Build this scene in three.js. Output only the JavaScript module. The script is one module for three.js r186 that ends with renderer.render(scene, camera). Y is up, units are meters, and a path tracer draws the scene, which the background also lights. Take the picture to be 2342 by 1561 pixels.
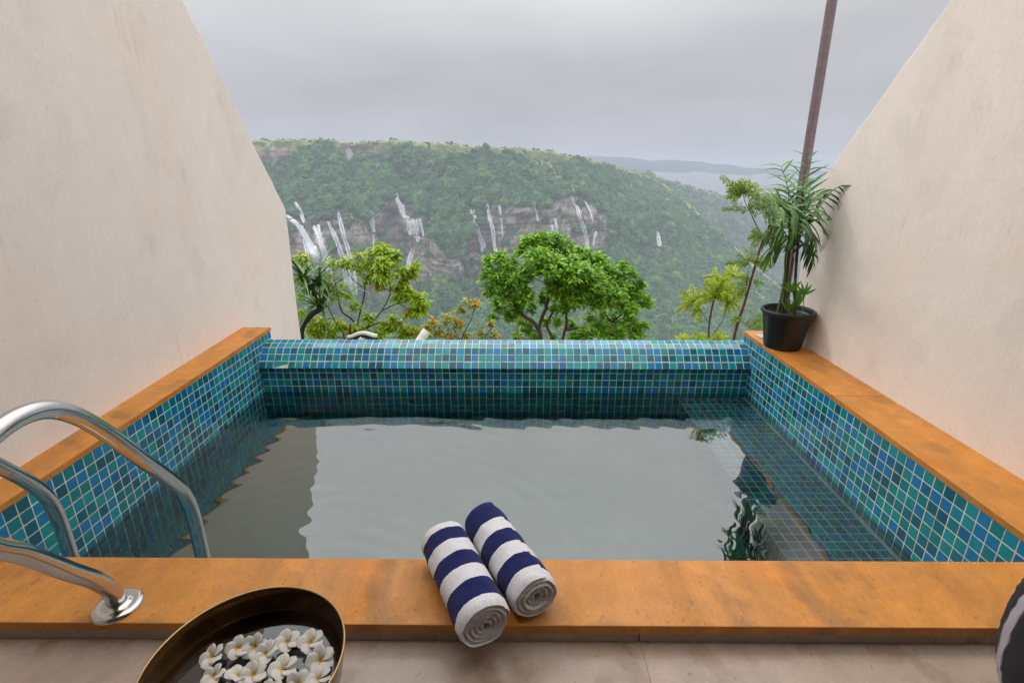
import * as THREE from 'three';
import { RoundedBoxGeometry } from 'three/addons/geometries/RoundedBoxGeometry.js';
import { mergeGeometries } from 'three/addons/utils/BufferGeometryUtils.js';
import { createNoise3D } from 'simplex-noise';

// ---------------------------------------------------------------- camera, sky, sun, exposure
const CAM_Y = 1.107;                       // metres above the terrace floor
const FOCAL = 1186.25, PITCH = 0.326387, YAW = 0.0072035, PW = 2342, PH = 1561;
const scene = new THREE.Scene();
const camera = new THREE.PerspectiveCamera(2 * Math.atan(PH / 2 / FOCAL) * 180 / Math.PI, PW / PH, 0.03, 60000);
camera.rotation.order = 'YXZ';
camera.position.set(0, CAM_Y, 0);
camera.rotation.set(-PITCH, YAW, 0);

function rng(seed) { return () => { seed = (seed + 0x6d2b79f5) | 0; let t = Math.imul(seed ^ (seed >>> 15), 1 | seed); t = (t + Math.imul(t ^ (t >>> 7), 61 | t)) ^ t; return ((t ^ (t >>> 14)) >>> 0) / 4294967296; }; }
const noise3 = createNoise3D(rng(7));
const clamp = (x, a = 0, b = 1) => Math.min(b, Math.max(a, x)), lerp = (a, b, t) => a + (b - a) * t;
const sstep = (a, b, x) => { const t = clamp((x - a) / (b - a)); return t * t * (3 - 2 * t); };
function fbm(x, y, z, o = 4) { let s = 0, a = 0.5; for (let i = 0; i < o; i++) { s += a * noise3(x, y, z); x *= 2.03; y *= 2.03; z *= 2.03; a *= 0.5; } return s; }

// overcast sky: greyer and dimmer at the horizon, brighter overhead, with soft cloud sheets
const SKY = (() => {
  const W = 1024, H = 512, d = new Float32Array(W * H * 4);
  for (let r = 0; r < H; r++) for (let c = 0; c < W; c++) {
    const el = ((r + 0.5) / H - 0.5) * Math.PI, az = ((c + 0.5) / W - 0.5) * 2 * Math.PI, y = Math.sin(el), up = Math.max(0, y);
    const X = Math.cos(az) * Math.cos(el), Z = Math.sin(az) * Math.cos(el);
    const k = 1 / (up + 0.16), n = fbm(X * k * 0.5 + 3, 0.7, Z * k * 0.5, 4), n2 = fbm(X * 2.2, y * 9, Z * 2.2 + 5, 3);
    let L = 0.475 * (1 + 7.4 * Math.exp(-0.75 / Math.max(up, 0.02)) + 0.7 * up) * (1 + 0.15 * n) * (1 + 0.08 * n2);
    const low = 1 - sstep(0.0, 0.35, up);
    const i = (r * W + c) * 4;
    d[i] = L * lerp(1.0, 0.985, low); d[i + 1] = L * lerp(1.0, 0.985, low); d[i + 2] = L * lerp(1.01, 1.065, low); d[i + 3] = 1;
  }
  const t = new THREE.DataTexture(d, W, H, THREE.RGBAFormat, THREE.FloatType);
  t.mapping = THREE.EquirectangularReflectionMapping; t.magFilter = THREE.LinearFilter; t.minFilter = THREE.LinearFilter; t.needsUpdate = true;
  return t;
})();
scene.background = SKY; scene.environment = SKY;

const sun = new THREE.DirectionalLight(new THREE.Color().setRGB(1, 0.96, 0.9), 0.85);
sun.name = 'sun'; sun.position.set(-30, 42, -26); sun.target.position.set(0, 0, -2);
sun.castShadow = true; sun.shadow.radius = 21; sun.shadow.mapSize.set(2048, 2048);
Object.assign(sun.shadow.camera, { left: -14, right: 14, top: 14, bottom: -14, near: 1, far: 140 });
scene.add(sun, sun.target);

const renderer = new THREE.WebGLRenderer({ antialias: true });
renderer.toneMapping = THREE.LinearToneMapping;
renderer.toneMappingExposure = 1.0;
renderer.shadowMap.enabled = true; renderer.shadowMap.type = THREE.PCFSoftShadowMap;

scene.fog = new THREE.FogExp2(new THREE.Color().setRGB(0.78, 0.87, 1.0), 0.0002);

// ---------------------------------------------------------------- helpers
// a photo pixel gives a direction; its distance comes from the plane it is met with
function ray(px, py) {
  const u = (px - PW / 2) / FOCAL, v = (py - PH / 2) / FOCAL, c = Math.cos(PITCH), s = Math.sin(PITCH);
  const y = -v * c - s, f = c - v * s, cy = Math.cos(-YAW), sy = Math.sin(-YAW);
  return [cy * u + sy * f, y, -sy * u + cy * f];
}
const V = (x, y, z) => new THREE.Vector3(x, y, z);
const atZ = (px, py, d) => { const r = ray(px, py), k = d / r[2]; return V(r[0] * k, CAM_Y + r[1] * k, -d); };
const atY = (px, py, y) => { const r = ray(px, py), k = (y - CAM_Y) / r[1]; return V(r[0] * k, y, -r[2] * k); };

const taken = {};
function numbered(n) { const k = taken[n] = (taken[n] ?? -1) + 1; return k ? n + '_' + String(k).padStart(3, '0') : n; }
function tag(o, label, category, group, kind) { if (label) o.userData.label = label; if (category) o.userData.category = category; if (group) o.userData.group = group; if (kind) o.userData.kind = kind; return o; }
function mesh(name, geo, mat, parent) {
  const m = new THREE.Mesh(geo, mat); m.castShadow = m.receiveShadow = true;
  m.name = parent ? name : numbered(name); (parent ?? scene).add(m); return m;
}
function group(name, pos) { const g = new THREE.Group(); g.name = numbered(name); if (pos) g.position.copy(pos); scene.add(g); return g; }
const RGB = (r, g, b) => new THREE.Color().setRGB(r, g, b);
const std = (r, g, b, rough = 0.8, extra = {}) => new THREE.MeshStandardMaterial({ color: RGB(r, g, b), roughness: rough, ...extra });
const phys = (r, g, b, rough = 0.8, extra = {}) => new THREE.MeshPhysicalMaterial({ color: RGB(r, g, b), roughness: rough, ...extra });

// uv in metres by the dominant axis of each vertex normal
function uvBox(g, k = 1, ox = 0, oy = 0) {
  const p = g.attributes.position, n = g.attributes.normal, uv = new Float32Array(p.count * 2);
  for (let i = 0; i < p.count; i++) {
    const ax = Math.abs(n.getX(i)), ay = Math.abs(n.getY(i)), az = Math.abs(n.getZ(i));
    const [a, b] = ay >= ax && ay >= az ? [p.getX(i), p.getZ(i)] : ax >= az ? [p.getZ(i), p.getY(i)] : [p.getX(i), p.getY(i)];
    uv[2 * i] = a * k + ox; uv[2 * i + 1] = b * k + oy;
  }
  g.setAttribute('uv', new THREE.BufferAttribute(uv, 2)); return g;
}
function box(x0, x1, y0, y1, z0, z1, r = 0.003) {
  const g = new RoundedBoxGeometry(x1 - x0, y1 - y0, z1 - z0, 2, r); g.translate((x0 + x1) / 2, (y0 + y1) / 2, (z0 + z1) / 2); return uvBox(g);
}
function tex(size, f, srgb = true) {       // f(u, v) -> [r, g, b] in 0..1; u and v wrap
  const d = new Uint8Array(size * size * 4);
  for (let y = 0; y < size; y++) for (let x = 0; x < size; x++) { const c = f(x / size, y / size), i = (y * size + x) * 4; for (let k = 0; k < 3; k++) d[i + k] = clamp(c[k]) * 255; d[i + 3] = 255; }
  const t = new THREE.DataTexture(d, size, size); t.wrapS = t.wrapT = THREE.RepeatWrapping; t.magFilter = THREE.LinearFilter; t.minFilter = THREE.LinearMipmapLinearFilter; t.generateMipmaps = true;
  if (srgb) t.colorSpace = THREE.SRGBColorSpace; t.needsUpdate = true; return t;
}
// noise that tiles: a torus walk through 3-D noise twice
function tile(u, v, f, seed = 0, o = 4) {
  const a = u * 2 * Math.PI, b = v * 2 * Math.PI, R = f / (2 * Math.PI);
  return 0.6 * (fbm(Math.cos(a) * R + seed, Math.sin(a) * R, Math.cos(b) * R + seed * 1.7, o) + fbm(Math.sin(b) * R - seed, Math.cos(a) * R + 9, Math.sin(a) * R + Math.sin(b) * R, o)) * 1.3;
}
function rep(t, k) { const c = t.clone(); c.repeat.set(k, k); c.needsUpdate = true; return c; }

// tapered tube through points
function tube(pts, r0, r1, radial = 7, steps = 0, wob = 0) {
  const curve = new THREE.CatmullRomCurve3(pts, false, 'centripetal'), n = steps || pts.length * 5, P = [], U = [], I = [];
  const fr = curve.computeFrenetFrames(n, false), c = new THREE.Vector3();
  for (let i = 0; i <= n; i++) {
    const t = i / n; curve.getPointAt(t, c);
    for (let j = 0; j <= radial; j++) {
      const a = j / radial * 2 * Math.PI, ra = (typeof r0 === 'function' ? r0(t) : lerp(r0, r1, t)) * (1 + wob * noise3(c.x * 30, c.y * 30, (j % radial) * 1.7));
      const x = Math.cos(a) * ra, y = Math.sin(a) * ra, N = fr.normals[i], B = fr.binormals[i];
      P.push(c.x + N.x * x + B.x * y, c.y + N.y * x + B.y * y, c.z + N.z * x + B.z * y); U.push(j / radial, t);
    }
  }
  const w = radial + 1;
  for (let i = 0; i < n; i++) for (let j = 0; j < radial; j++) { const a = i * w + j; I.push(a, a + 1, a + w, a + 1, a + w + 1, a + w); }
  for (const i of [0, n]) { const k = P.length / 3; curve.getPointAt(i / n, c); P.push(c.x, c.y, c.z); U.push(0.5, 0.5); for (let j = 0; j < radial; j++) { const a = i * w + j; i ? I.push(k, a, a + 1) : I.push(k, a + 1, a); } }
  const g = new THREE.BufferGeometry(); g.setAttribute('position', new THREE.Float32BufferAttribute(P, 3)); g.setAttribute('uv', new THREE.Float32BufferAttribute(U, 2)); g.setIndex(I); g.computeVertexNormals(); return g;
}
const join = (list) => mergeGeometries(list.map((g) => { const h = g.index ? g.toNonIndexed() : g; for (const k of Object.keys(h.attributes)) if (!['position', 'normal', 'uv', 'color'].includes(k)) h.deleteAttribute(k); return h; }));

// ---------------------------------------------------------------- measures of the pool (y from the terrace floor, z away from the camera is negative)
const T = 0.048;                                   // pitch of the mosaic
const COPE_T = 0.056, COPE_B = 0.031, WATER = -0.333, FLOOR = -1.12, BENCH = -0.47;
const XL = -1.689, XR = 1.539, Z_LIP = -3.155, Z_WALL = -3.185, Y_LIP = -0.15, Z_IN = -1.19, Z_OUT = -0.967;

// ---------------------------------------------------------------- surface materials
const plasterMap = tex(1024, (u, v) => {
  const a = tile(u, v, 3, 1), b = tile(u, v, 12, 4), c = tile(u, v, 90, 8, 2), s = tile(u, v, 5, 22, 5);
  const run = sstep(0.1, 0.55, tile(u, v * 0.999, 4, 140, 2)) * sstep(-0.1, 0.5, fbm(Math.cos(u * 6.2832) * 9, Math.sin(u * 6.2832) * 9, Math.sin(v * 6.2832) * 0.35, 4));
  const pit = sstep(0.46, 0.62, tile(u, v, 70, 31, 2)), pink = sstep(0.05, 0.5, tile(u, v, 2, 14, 2)), grey = sstep(0.1, 0.5, s);
  const m = 1 + 0.012 * a + 0.014 * b + 0.022 * c - 0.03 * pit - 0.02 * grey - 0.06 * run;
  return [0.93 * m + 0.004 * pink, (0.885 - 0.012 * pink) * m, (0.845 - 0.014 * pink) * m];
});
const plasterBump = tex(512, (u, v) => { const h = 0.5 + 0.3 * tile(u, v, 60, 3, 3) + 0.22 * tile(u, v, 9, 6, 3); return [h, h, h]; }, false);
const M = {};
M.plaster = new THREE.MeshStandardMaterial({ map: rep(plasterMap, 0.55), bumpMap: rep(plasterBump, 1.3), bumpScale: 0.0007, roughness: 0.92 });
const stoneMap = tex(1024, (u, v) => {
  const a = tile(u, v, 3, 41), b = tile(u, v, 10, 44, 5), c = tile(u, v, 80, 48, 2), veil = sstep(0.18, 0.6, tile(u, v, 5, 52, 5)), pit = sstep(0.5, 0.66, tile(u, v, 45, 61, 2)), fleck = sstep(0.55, 0.7, tile(u, v, 60, 71, 2));
  const red = sstep(0.0, 0.55, tile(u, v, 4, 66, 3)), m = 1 + 0.09 * a + 0.09 * b + 0.06 * c - 0.14 * pit;
  const col = [0.765 * m, (0.505 - 0.025 * red) * m, (0.205 - 0.03 * red) * m], gr = [0.52 * m, 0.36 * m, 0.2 * m];
  return [0, 1, 2].map((k) => lerp(lerp(col[k], gr[k], veil * 0.42), 0.8, fleck * 0.2));
});
const stoneBump = tex(512, (u, v) => { const h = 0.5 + 0.3 * tile(u, v, 40, 13, 3) + 0.2 * tile(u, v, 7, 16, 3); return [h, h, h]; }, false);
const stoneRough = tex(512, (u, v) => { const h = 0.5 + 0.28 * tile(u, v, 6, 81, 4); return [h, h, h]; }, false);
M.stone = new THREE.MeshStandardMaterial({ map: rep(stoneMap, 0.9), bumpMap: rep(stoneBump, 1.6), bumpScale: 0.0012, roughness: 1, roughnessMap: rep(stoneRough, 0.7) });
const floorMap = tex(1024, (u, v) => {
  const a = tile(u, v, 3, 91, 5), b = tile(u, v, 14, 94, 4), c = tile(u, v, 90, 98, 2), dirt = sstep(0.2, 0.65, tile(u, v, 6, 102, 5)), sp = sstep(0.52, 0.66, tile(u, v, 50, 105, 2));
  const m = 1 + 0.05 * a + 0.05 * b + 0.03 * c - 0.12 * sp;
  return [lerp(0.66, 0.53, dirt * 0.6) * m, lerp(0.585, 0.45, dirt * 0.6) * m, lerp(0.525, 0.38, dirt * 0.6) * m];
});
M.floor = new THREE.MeshStandardMaterial({ map: rep(floorMap, 0.9), roughness: 0.5, roughnessMap: rep(stoneRough, 0.9), bumpMap: rep(stoneBump, 1.2), bumpScale: 0.0006 });
const groutMap = tex(256, (u, v) => { const m = 1 + 0.12 * tile(u, v, 20, 111, 3) + 0.12 * tile(u, v, 4, 113, 2); return [0.82 * m, 0.84 * m, 0.77 * m]; });
M.grout = new THREE.MeshStandardMaterial({ map: rep(groutMap, 2), roughness: 0.9 });
M.concrete = std(0.3, 0.28, 0.26, 0.9);
M.render = std(0.42, 0.38, 0.33, 0.9);
M.dark = std(0.03, 0.028, 0.026, 0.8);

// ---------------------------------------------------------------- terrace floor, riser, room behind
const floor = group('terrace_floor'); tag(floor, null, null, null, 'structure');
mesh('screed', box(-3.2, 3.2, -0.3, -0.012, -0.985, 4, 0.002), M.concrete, floor);
{
  const xs = [-2.69, -1.69, -0.69, 0.307, 1.307, 2.307];
  for (let i = 0; i < 5; i++) for (let k = 0; k < 3; k++) {
    const z1 = -0.985 + k * 1.002 + 1.0, z0 = z1 - 1.0, g = box(xs[i] + 0.0015, xs[i] + 0.9985, -0.012, 0, z0, z1, 0.0015);
    uvBox(g, 1, i * 0.37 + k * 0.61, i * 0.23 + k * 0.11); mesh('floor_tile', g, M.floor, floor);
  }
}
const riser = group('coping_riser'); tag(riser, 'low beige skirting of tiles under the front coping', 'skirting');
for (const [a, b] of [[-2.4, -0.697], [-0.694, 0.3025], [0.3055, 1.302], [1.305, 2.4]]) mesh('skirting_tile', uvBox(box(a, b, 0.0005, COPE_B - 0.001, -0.984, -0.971, 0.001), 1, a, 0.3), M.floor, riser);

const room = group('villa_room'); tag(room, 'villa room with flat ceiling behind the terrace', 'building');
mesh('ceiling', box(-3.2, 3.2, 2.62, 2.84, -0.45, 4.2, 0.01), M.render, room);
mesh('back_wall', box(-3.2, 3.2, -0.3, 2.62, 4.0, 4.2, 0.01), M.render, room);

// ---------------------------------------------------------------- side walls: plaster slabs with a raking top
function sideWall(pts, x, turn, side, label) {
  const s = new THREE.Shape(pts.map(([z, y]) => new THREE.Vector2(z, y)));
  const g0 = new THREE.ExtrudeGeometry(s, { depth: 0.22, bevelEnabled: true, bevelSize: 0.008, bevelThickness: 0.008, bevelSegments: 2, steps: 1 });
  const g = new THREE.BufferGeometry(), P = g0.attributes.position, N = g0.attributes.normal, p = [], n = [];   // shape x -> -z, shape y -> y, depth -> outward x
  for (let i = 0; i < P.count; i++) { p.push(side * P.getZ(i), P.getY(i), -P.getX(i)); n.push(side * N.getZ(i), N.getY(i), -N.getX(i)); }
  if (side < 0) { for (let i = 0; i < p.length; i += 9) for (let k = 0; k < 3; k++) { [p[i + 3 + k], p[i + 6 + k]] = [p[i + 6 + k], p[i + 3 + k]];[n[i + 3 + k], n[i + 6 + k]] = [n[i + 6 + k], n[i + 3 + k]]; } }
  g.setAttribute('position', new THREE.Float32BufferAttribute(p, 3)); g.setAttribute('normal', new THREE.Float32BufferAttribute(n, 3)); uvBox(g, 1, side * 0.3, 0.1);
  const m = mesh('boundary_wall', g, M.plaster); m.position.set(x, 0, 0); m.rotation.y = turn;
  return tag(m, label, 'wall');
}
const Yc = (y) => y + CAM_Y;
{
  // slightly uneven hand-plastered top edges, in (distance, height)
  const rough = (a, b, n, amp, seed) => { const r = rng(seed), o = []; for (let i = 1; i < n; i++) { const t = i / n; o.push([lerp(a[0], b[0], t) + (r() - 0.5) * amp, lerp(a[1], b[1], t) + (r() - 0.5) * amp]); } return o; };
  const A = [4.40, Yc(-0.34)], B = [3.35, Yc(0.885)], C = [2.0, Yc(2.5)];
  const left = [[-4, -3], [4.33, -3], [4.36, Yc(-1.1)], [4.39, Yc(-0.6)], A, ...rough(A, B, 16, 0.014, 3), B, ...rough(B, C, 6, 0.01, 4), C, [-4, Yc(2.5)]];
  sideWall(left, -1.79, 0.0283, -1, 'cream plaster wall beside the narrow coping and the steel handrails');
  const D = [3.24, Yc(-0.17)], E = [2.45, Yc(0.672)], F = [0.9, Yc(2.3)];
  const right = [[-4, -3], [3.2, -3], [3.21, Yc(-0.9)], D, ...rough(D, E, 14, 0.010, 5), E, ...rough(E, F, 6, 0.01, 6), F, [-4, Yc(2.3)]];
  sideWall(right, 1.823, 0.0118, 1, 'cream plaster wall behind the potted palm with its shadow');
}

// ---------------------------------------------------------------- mosaic
const tileGeo = (() => {           // a 44 mm glass tessera, chamfered, face towards +z, back at z = 0
  const a = 0.0217, b = 0.0207, h = 0.0012, hc = 0.0006, v = [[-a, -a, -0.002], [a, -a, -0.002], [a, a, -0.002], [-a, a, -0.002], [-a, -a, hc], [a, -a, hc], [a, a, hc], [-a, a, hc], [-b, -b, h], [b, -b, h], [b, b, h], [-b, b, h]], P = [];
  const q = (i, j, k, l) => { for (const t of [i, j, k, i, k, l]) P.push(...v[t]); };
  q(8, 9, 10, 11); for (let i = 0; i < 4; i++) { const j = (i + 1) % 4; q(4 + i, 4 + j, 8 + j, 8 + i); q(i, j, 4 + j, 4 + i); }
  const g = new THREE.BufferGeometry(); g.setAttribute('position', new THREE.Float32BufferAttribute(P, 3)); g.computeVertexNormals(); uvBox(g, 20, 0.5, 0.5); return g;
})();
const glassBump = tex(128, (u, v) => { const h = 0.5 + 0.4 * tile(u, v, 3, 7, 3); return [h, h, h]; }, false);
const PAL = [];
{
  const r = rng(19), add = (c, n) => { for (let i = 0; i < n; i++) { const k = 0.8 + 0.45 * r(); PAL.push([c[0] * k, c[1] * k * (0.94 + 0.12 * r()), c[2] * k * (0.92 + 0.16 * r())]); } };
  add([0.003, 0.165, 0.35], 5); add([0.003, 0.235, 0.255], 5); add([0.003, 0.125, 0.18], 5); add([0.004, 0.29, 0.40], 1);
}
const tileMats = PAL.map((c) => phys(c[0], c[1], c[2], 0.1, { ior: 1.4, bumpMap: glassBump, bumpScale: 0.0004 }));
const fieldMat = phys(1, 1, 1, 0.1, { vertexColors: true, ior: 1.4 });
// spots: [position, normal-quaternion, size weight]; the 300 that show largest become tiles of their own
function mosaic(parent, spots, seed, own = 300, mats = tileMats, field = fieldMat) {
  const r = rng(seed), cp = camera.position, list = spots.map(([p, q, s = [1, 1]]) => {
    const n = V(0, 0, 1).applyQuaternion(q), wet = n.y > 0.9, d = p.clone().sub(cp), L = d.length(), f = ray2px(p);
    const inside = f && f[0] > -20 && f[0] < PW + 20 && f[1] > -20 && f[1] < PH + 20 && p.y > WATER - 0.16;
    return { p, q, s, wet, k: Math.floor(r() * PAL.length), w: inside ? Math.max(0, -n.dot(d)) / L ** 3 : 0, j: [(r() - 0.5) * 0.0012, (r() - 0.5) * 0.0012, (r() - 0.5) * 0.025, (r() - 0.5) * 0.02, (r() - 0.5) * 0.02] };
  });
  const order = [...list].sort((a, b) => b.w - a.w), mine = new Set(order.slice(0, own).filter((t) => t.w > 0));
  const P = [], N = [], C = [], U = [], m = new THREE.Matrix4(), gp = tileGeo.attributes.position, gn = tileGeo.attributes.normal, gu = tileGeo.attributes.uv, v = V(0, 0, 0);
  for (const t of list) {
    const q = t.q.clone().multiply(new THREE.Quaternion().setFromEuler(new THREE.Euler(t.j[3], t.j[4], t.j[2]))), off = V(t.j[0], t.j[1], 0).applyQuaternion(t.q);
    m.compose(t.p.clone().add(off), q, V(t.s[0], t.s[1], 1));
    if (mine.has(t)) { const o = mesh('tile', tileGeo, Array.isArray(mats[t.k]) ? mats[t.k][t.wet ? 1 : 0] : mats[t.k], parent); m.decompose(o.position, o.quaternion, o.scale); continue; }
    for (let i = 0; i < gp.count; i++) { v.fromBufferAttribute(gp, i).applyMatrix4(m); P.push(v.x, v.y, v.z); v.fromBufferAttribute(gn, i).applyQuaternion(q); N.push(v.x, v.y, v.z); C.push(...PAL[t.k]); U.push(gu.getX(i), gu.getY(i)); }
  }
  if (P.length) {
    const g = new THREE.BufferGeometry(); g.setAttribute('position', new THREE.Float32BufferAttribute(P, 3)); g.setAttribute('normal', new THREE.Float32BufferAttribute(N, 3)); g.setAttribute('color', new THREE.Float32BufferAttribute(C, 3)); g.setAttribute('uv', new THREE.Float32BufferAttribute(U, 2));
    mesh('tile_field', g, field, parent).userData.kind = 'stuff';
  }
}
function ray2px(p) {
  let x = p.x, y = p.y - CAM_Y, z = -p.z; const c = Math.cos(-YAW), s = Math.sin(-YAW);[x, z] = [c * x - s * z, s * x + c * z];
  const cp = Math.cos(PITCH), sp = Math.sin(PITCH), d = z * cp - y * sp, up = y * cp + z * sp; return d > 0.05 ? [PW / 2 + FOCAL * x / d, PH / 2 - FOCAL * up / d] : null;
}
const facing = (n, up) => { const z = n.clone().normalize(), x = up.clone().cross(z).normalize(), y = z.clone().cross(x); return new THREE.Quaternion().setFromRotationMatrix(new THREE.Matrix4().makeBasis(x, y, z)); };

// ---------------------------------------------------------------- pool shell
const Z_END = -3.395;
function poolSide(x, dir, label, seed, zEnd) {
  const g = group('pool_wall'); tag(g, label, 'pool wall', 'mosaic walls of the plunge pool');
  mesh('wall_core', box(Math.min(x, x - dir * 0.2), Math.max(x, x - dir * 0.2), FLOOR - 0.1, COPE_B - 0.0015, zEnd, -1.0, 0.002), M.grout, g);
  const q = facing(V(dir, 0, 0), V(0, 1, 0)), spots = [];
  for (let i = 0; zEnd + 0.024 + i * T < Z_IN + 0.05; i++) for (let j = 0; j < 23; j++) {
    const z = zEnd + 0.024 + i * T, y = COPE_B - 0.024 - j * T; if (y < FLOOR) continue;
    if (dir < 0 && y < BENCH - 0.02) continue;
    if (dir < 0 && i === Math.floor((Z_IN - zEnd) / T) && j === 1) continue;
    spots.push([V(x, y, z), q]);
  }
  mosaic(g, spots, seed); return g;
}
poolSide(XL, 1, 'blue and teal mosaic pool wall beside the steel handrails', 101, -3.39);
poolSide(XR, -1, 'blue and teal mosaic pool wall above the submerged bench', 202, -3.33);

{ // the overflow edge: vertical inner face, sloping lip that flattens towards its top
  const g = group('pool_overflow_wall'); tag(g, 'low mosaic overflow wall with sloping top facing the valley', 'pool wall', 'mosaic walls of the plunge pool');
  const ang = [52, 49, 45, 17, 12].map((a) => a * Math.PI / 180), pitch = 0.049, prof = [[Z_LIP, Y_LIP]];
  for (const a of ang) { const [z, y] = prof[prof.length - 1]; prof.push([z - Math.cos(a) * pitch, y + Math.sin(a) * pitch]); }
  const top = prof[prof.length - 1], poly = [...prof, [top[0] - 0.012, top[1] - 0.004], [top[0] - 0.03, top[1] - 0.03], [top[0] - 0.03, FLOOR - 0.1], [Z_WALL, FLOOR - 0.1], [Z_WALL, Y_LIP + 0.004], [Z_LIP - 0.004, Y_LIP - 0.001]];
  const s = new THREE.Shape(poly.map(([z, y]) => new THREE.Vector2(-z, y)));
  const e = new THREE.ExtrudeGeometry(s, { depth: XR - XL + 0.1, bevelEnabled: false, steps: 1 }); e.rotateY(Math.PI / 2); e.translate(XL - 0.05, 0, 0);
  uvBox(e); mesh('wall_core', e, M.grout, g);
  const spots = [], n = 67, wx = (XR - XL) / n, sc = [(wx - 0.0045) / 0.0434, 1];
  ang.forEach((a, i) => {
    const [z0, y0] = prof[i], [z1, y1] = prof[i + 1], q = facing(V(0, Math.cos(a), Math.sin(a)), V(0, Math.sin(a), -Math.cos(a)));
    for (let k = 0; k < n; k++) if (!(i === 0 && (k === 2 || k === 3))) spots.push([V(XL + (k + 0.5) * wx, (y0 + y1) / 2 - (i ? 0 : 0.002), (z0 + z1) / 2 + (i ? 0 : 0.0014)), q, [sc[0], (pitch - 0.0045) / 0.0434]]);
  });
  const qv = facing(V(0, 0, 1), V(0, 1, 0)), under = [];
  for (let j = 0; j < 20; j++) for (let k = 0; k < n; k++) { const y = Y_LIP - 0.02 - j * T; if (y > FLOOR) under.push([V(XL + (k + 0.5) * wx, y, Z_WALL), qv, [sc[0], 1]]); }
  const wet = { clearcoat: 1, clearcoatRoughness: 0.03 }, wetMats = tileMats.map((m) => { const c = m.clone(); Object.assign(c, wet); return c; });   // the edge is wet with overflow
  mosaic(g, spots, 303, 300, tileMats.map((m, i) => [m, wetMats[i]]));
  mosaic(g, under, 306, 0);
  // two broken tiles over the lip, with the bed showing
  const a = ang[0], q = facing(V(0, Math.cos(a), Math.sin(a)), V(0, Math.sin(a), -Math.cos(a)));
  const sh = new THREE.Shape([[-0.046, 0.022], [0.046, 0.022], [0.046, 0.0], [0.02, -0.002], [-0.01, -0.012], [-0.03, -0.016], [-0.046, -0.021]].map(([x, y]) => new THREE.Vector2(x, y)));
  const b = mesh('broken_tile', uvBox(new THREE.ExtrudeGeometry(sh, { depth: 0.0012, bevelEnabled: false })), tileMats[6], g);
  b.position.set(XL + 3 * wx, (prof[0][1] + prof[1][1]) / 2, (prof[0][0] + prof[1][0]) / 2); b.quaternion.copy(q);
}
{ // front wall of the pool, below the coping
  const g = group('pool_wall'); tag(g, 'mosaic pool wall below the front coping, mostly hidden', 'pool wall', 'mosaic walls of the plunge pool');
  mesh('wall_core', box(XL - 0.2, XR + 0.26, FLOOR - 0.1, COPE_B - 0.0015, -1.18, -1.0, 0.002), M.grout, g);
  const q = facing(V(0, 0, -1), V(0, 1, 0)), spots = [];
  for (let k = 0; k < 67; k++) for (let j = 0; j < 22; j++) spots.push([V(XL + (k + 0.5) * (XR - XL) / 67, COPE_B - 0.024 - j * T, -1.18), q]);
  mosaic(g, spots, 404, 0);
}
{ // bench along the right wall, under water
  const x0 = 1.085, g = group('pool_bench'); tag(g, 'submerged mosaic bench along the pool wall below the palm', 'bench');
  mesh('bench_core', box(x0, XR, FLOOR - 0.05, BENCH, Z_WALL + 0.003, -1.185, 0.002), M.grout, g);
  const q = facing(V(0, 1, 0), V(0, 0, -1)), qs = facing(V(-1, 0, 0), V(0, 1, 0)), spots = [], w = (XR - x0) / 9.4;
  for (let i = 0; i < 40; i++) { const z = Z_WALL + 0.028 + i * T; if (z > -1.2) continue; for (let k = 0; k < 9; k++) spots.push([V(x0 + 0.024 + k * w, BENCH, z), q]); for (let j = 0; j < 13; j++) spots.push([V(x0, BENCH - 0.024 - j * T, z), qs]); }
  mosaic(g, spots, 505);
}
const bed = mesh('pool_floor', box(XL - 0.1, XR + 0.1, FLOOR - 0.15, FLOOR, -3.25, -1.05, 0.002), std(0.3, 0.42, 0.37, 0.8)); tag(bed, null, null, null, 'structure');

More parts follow.
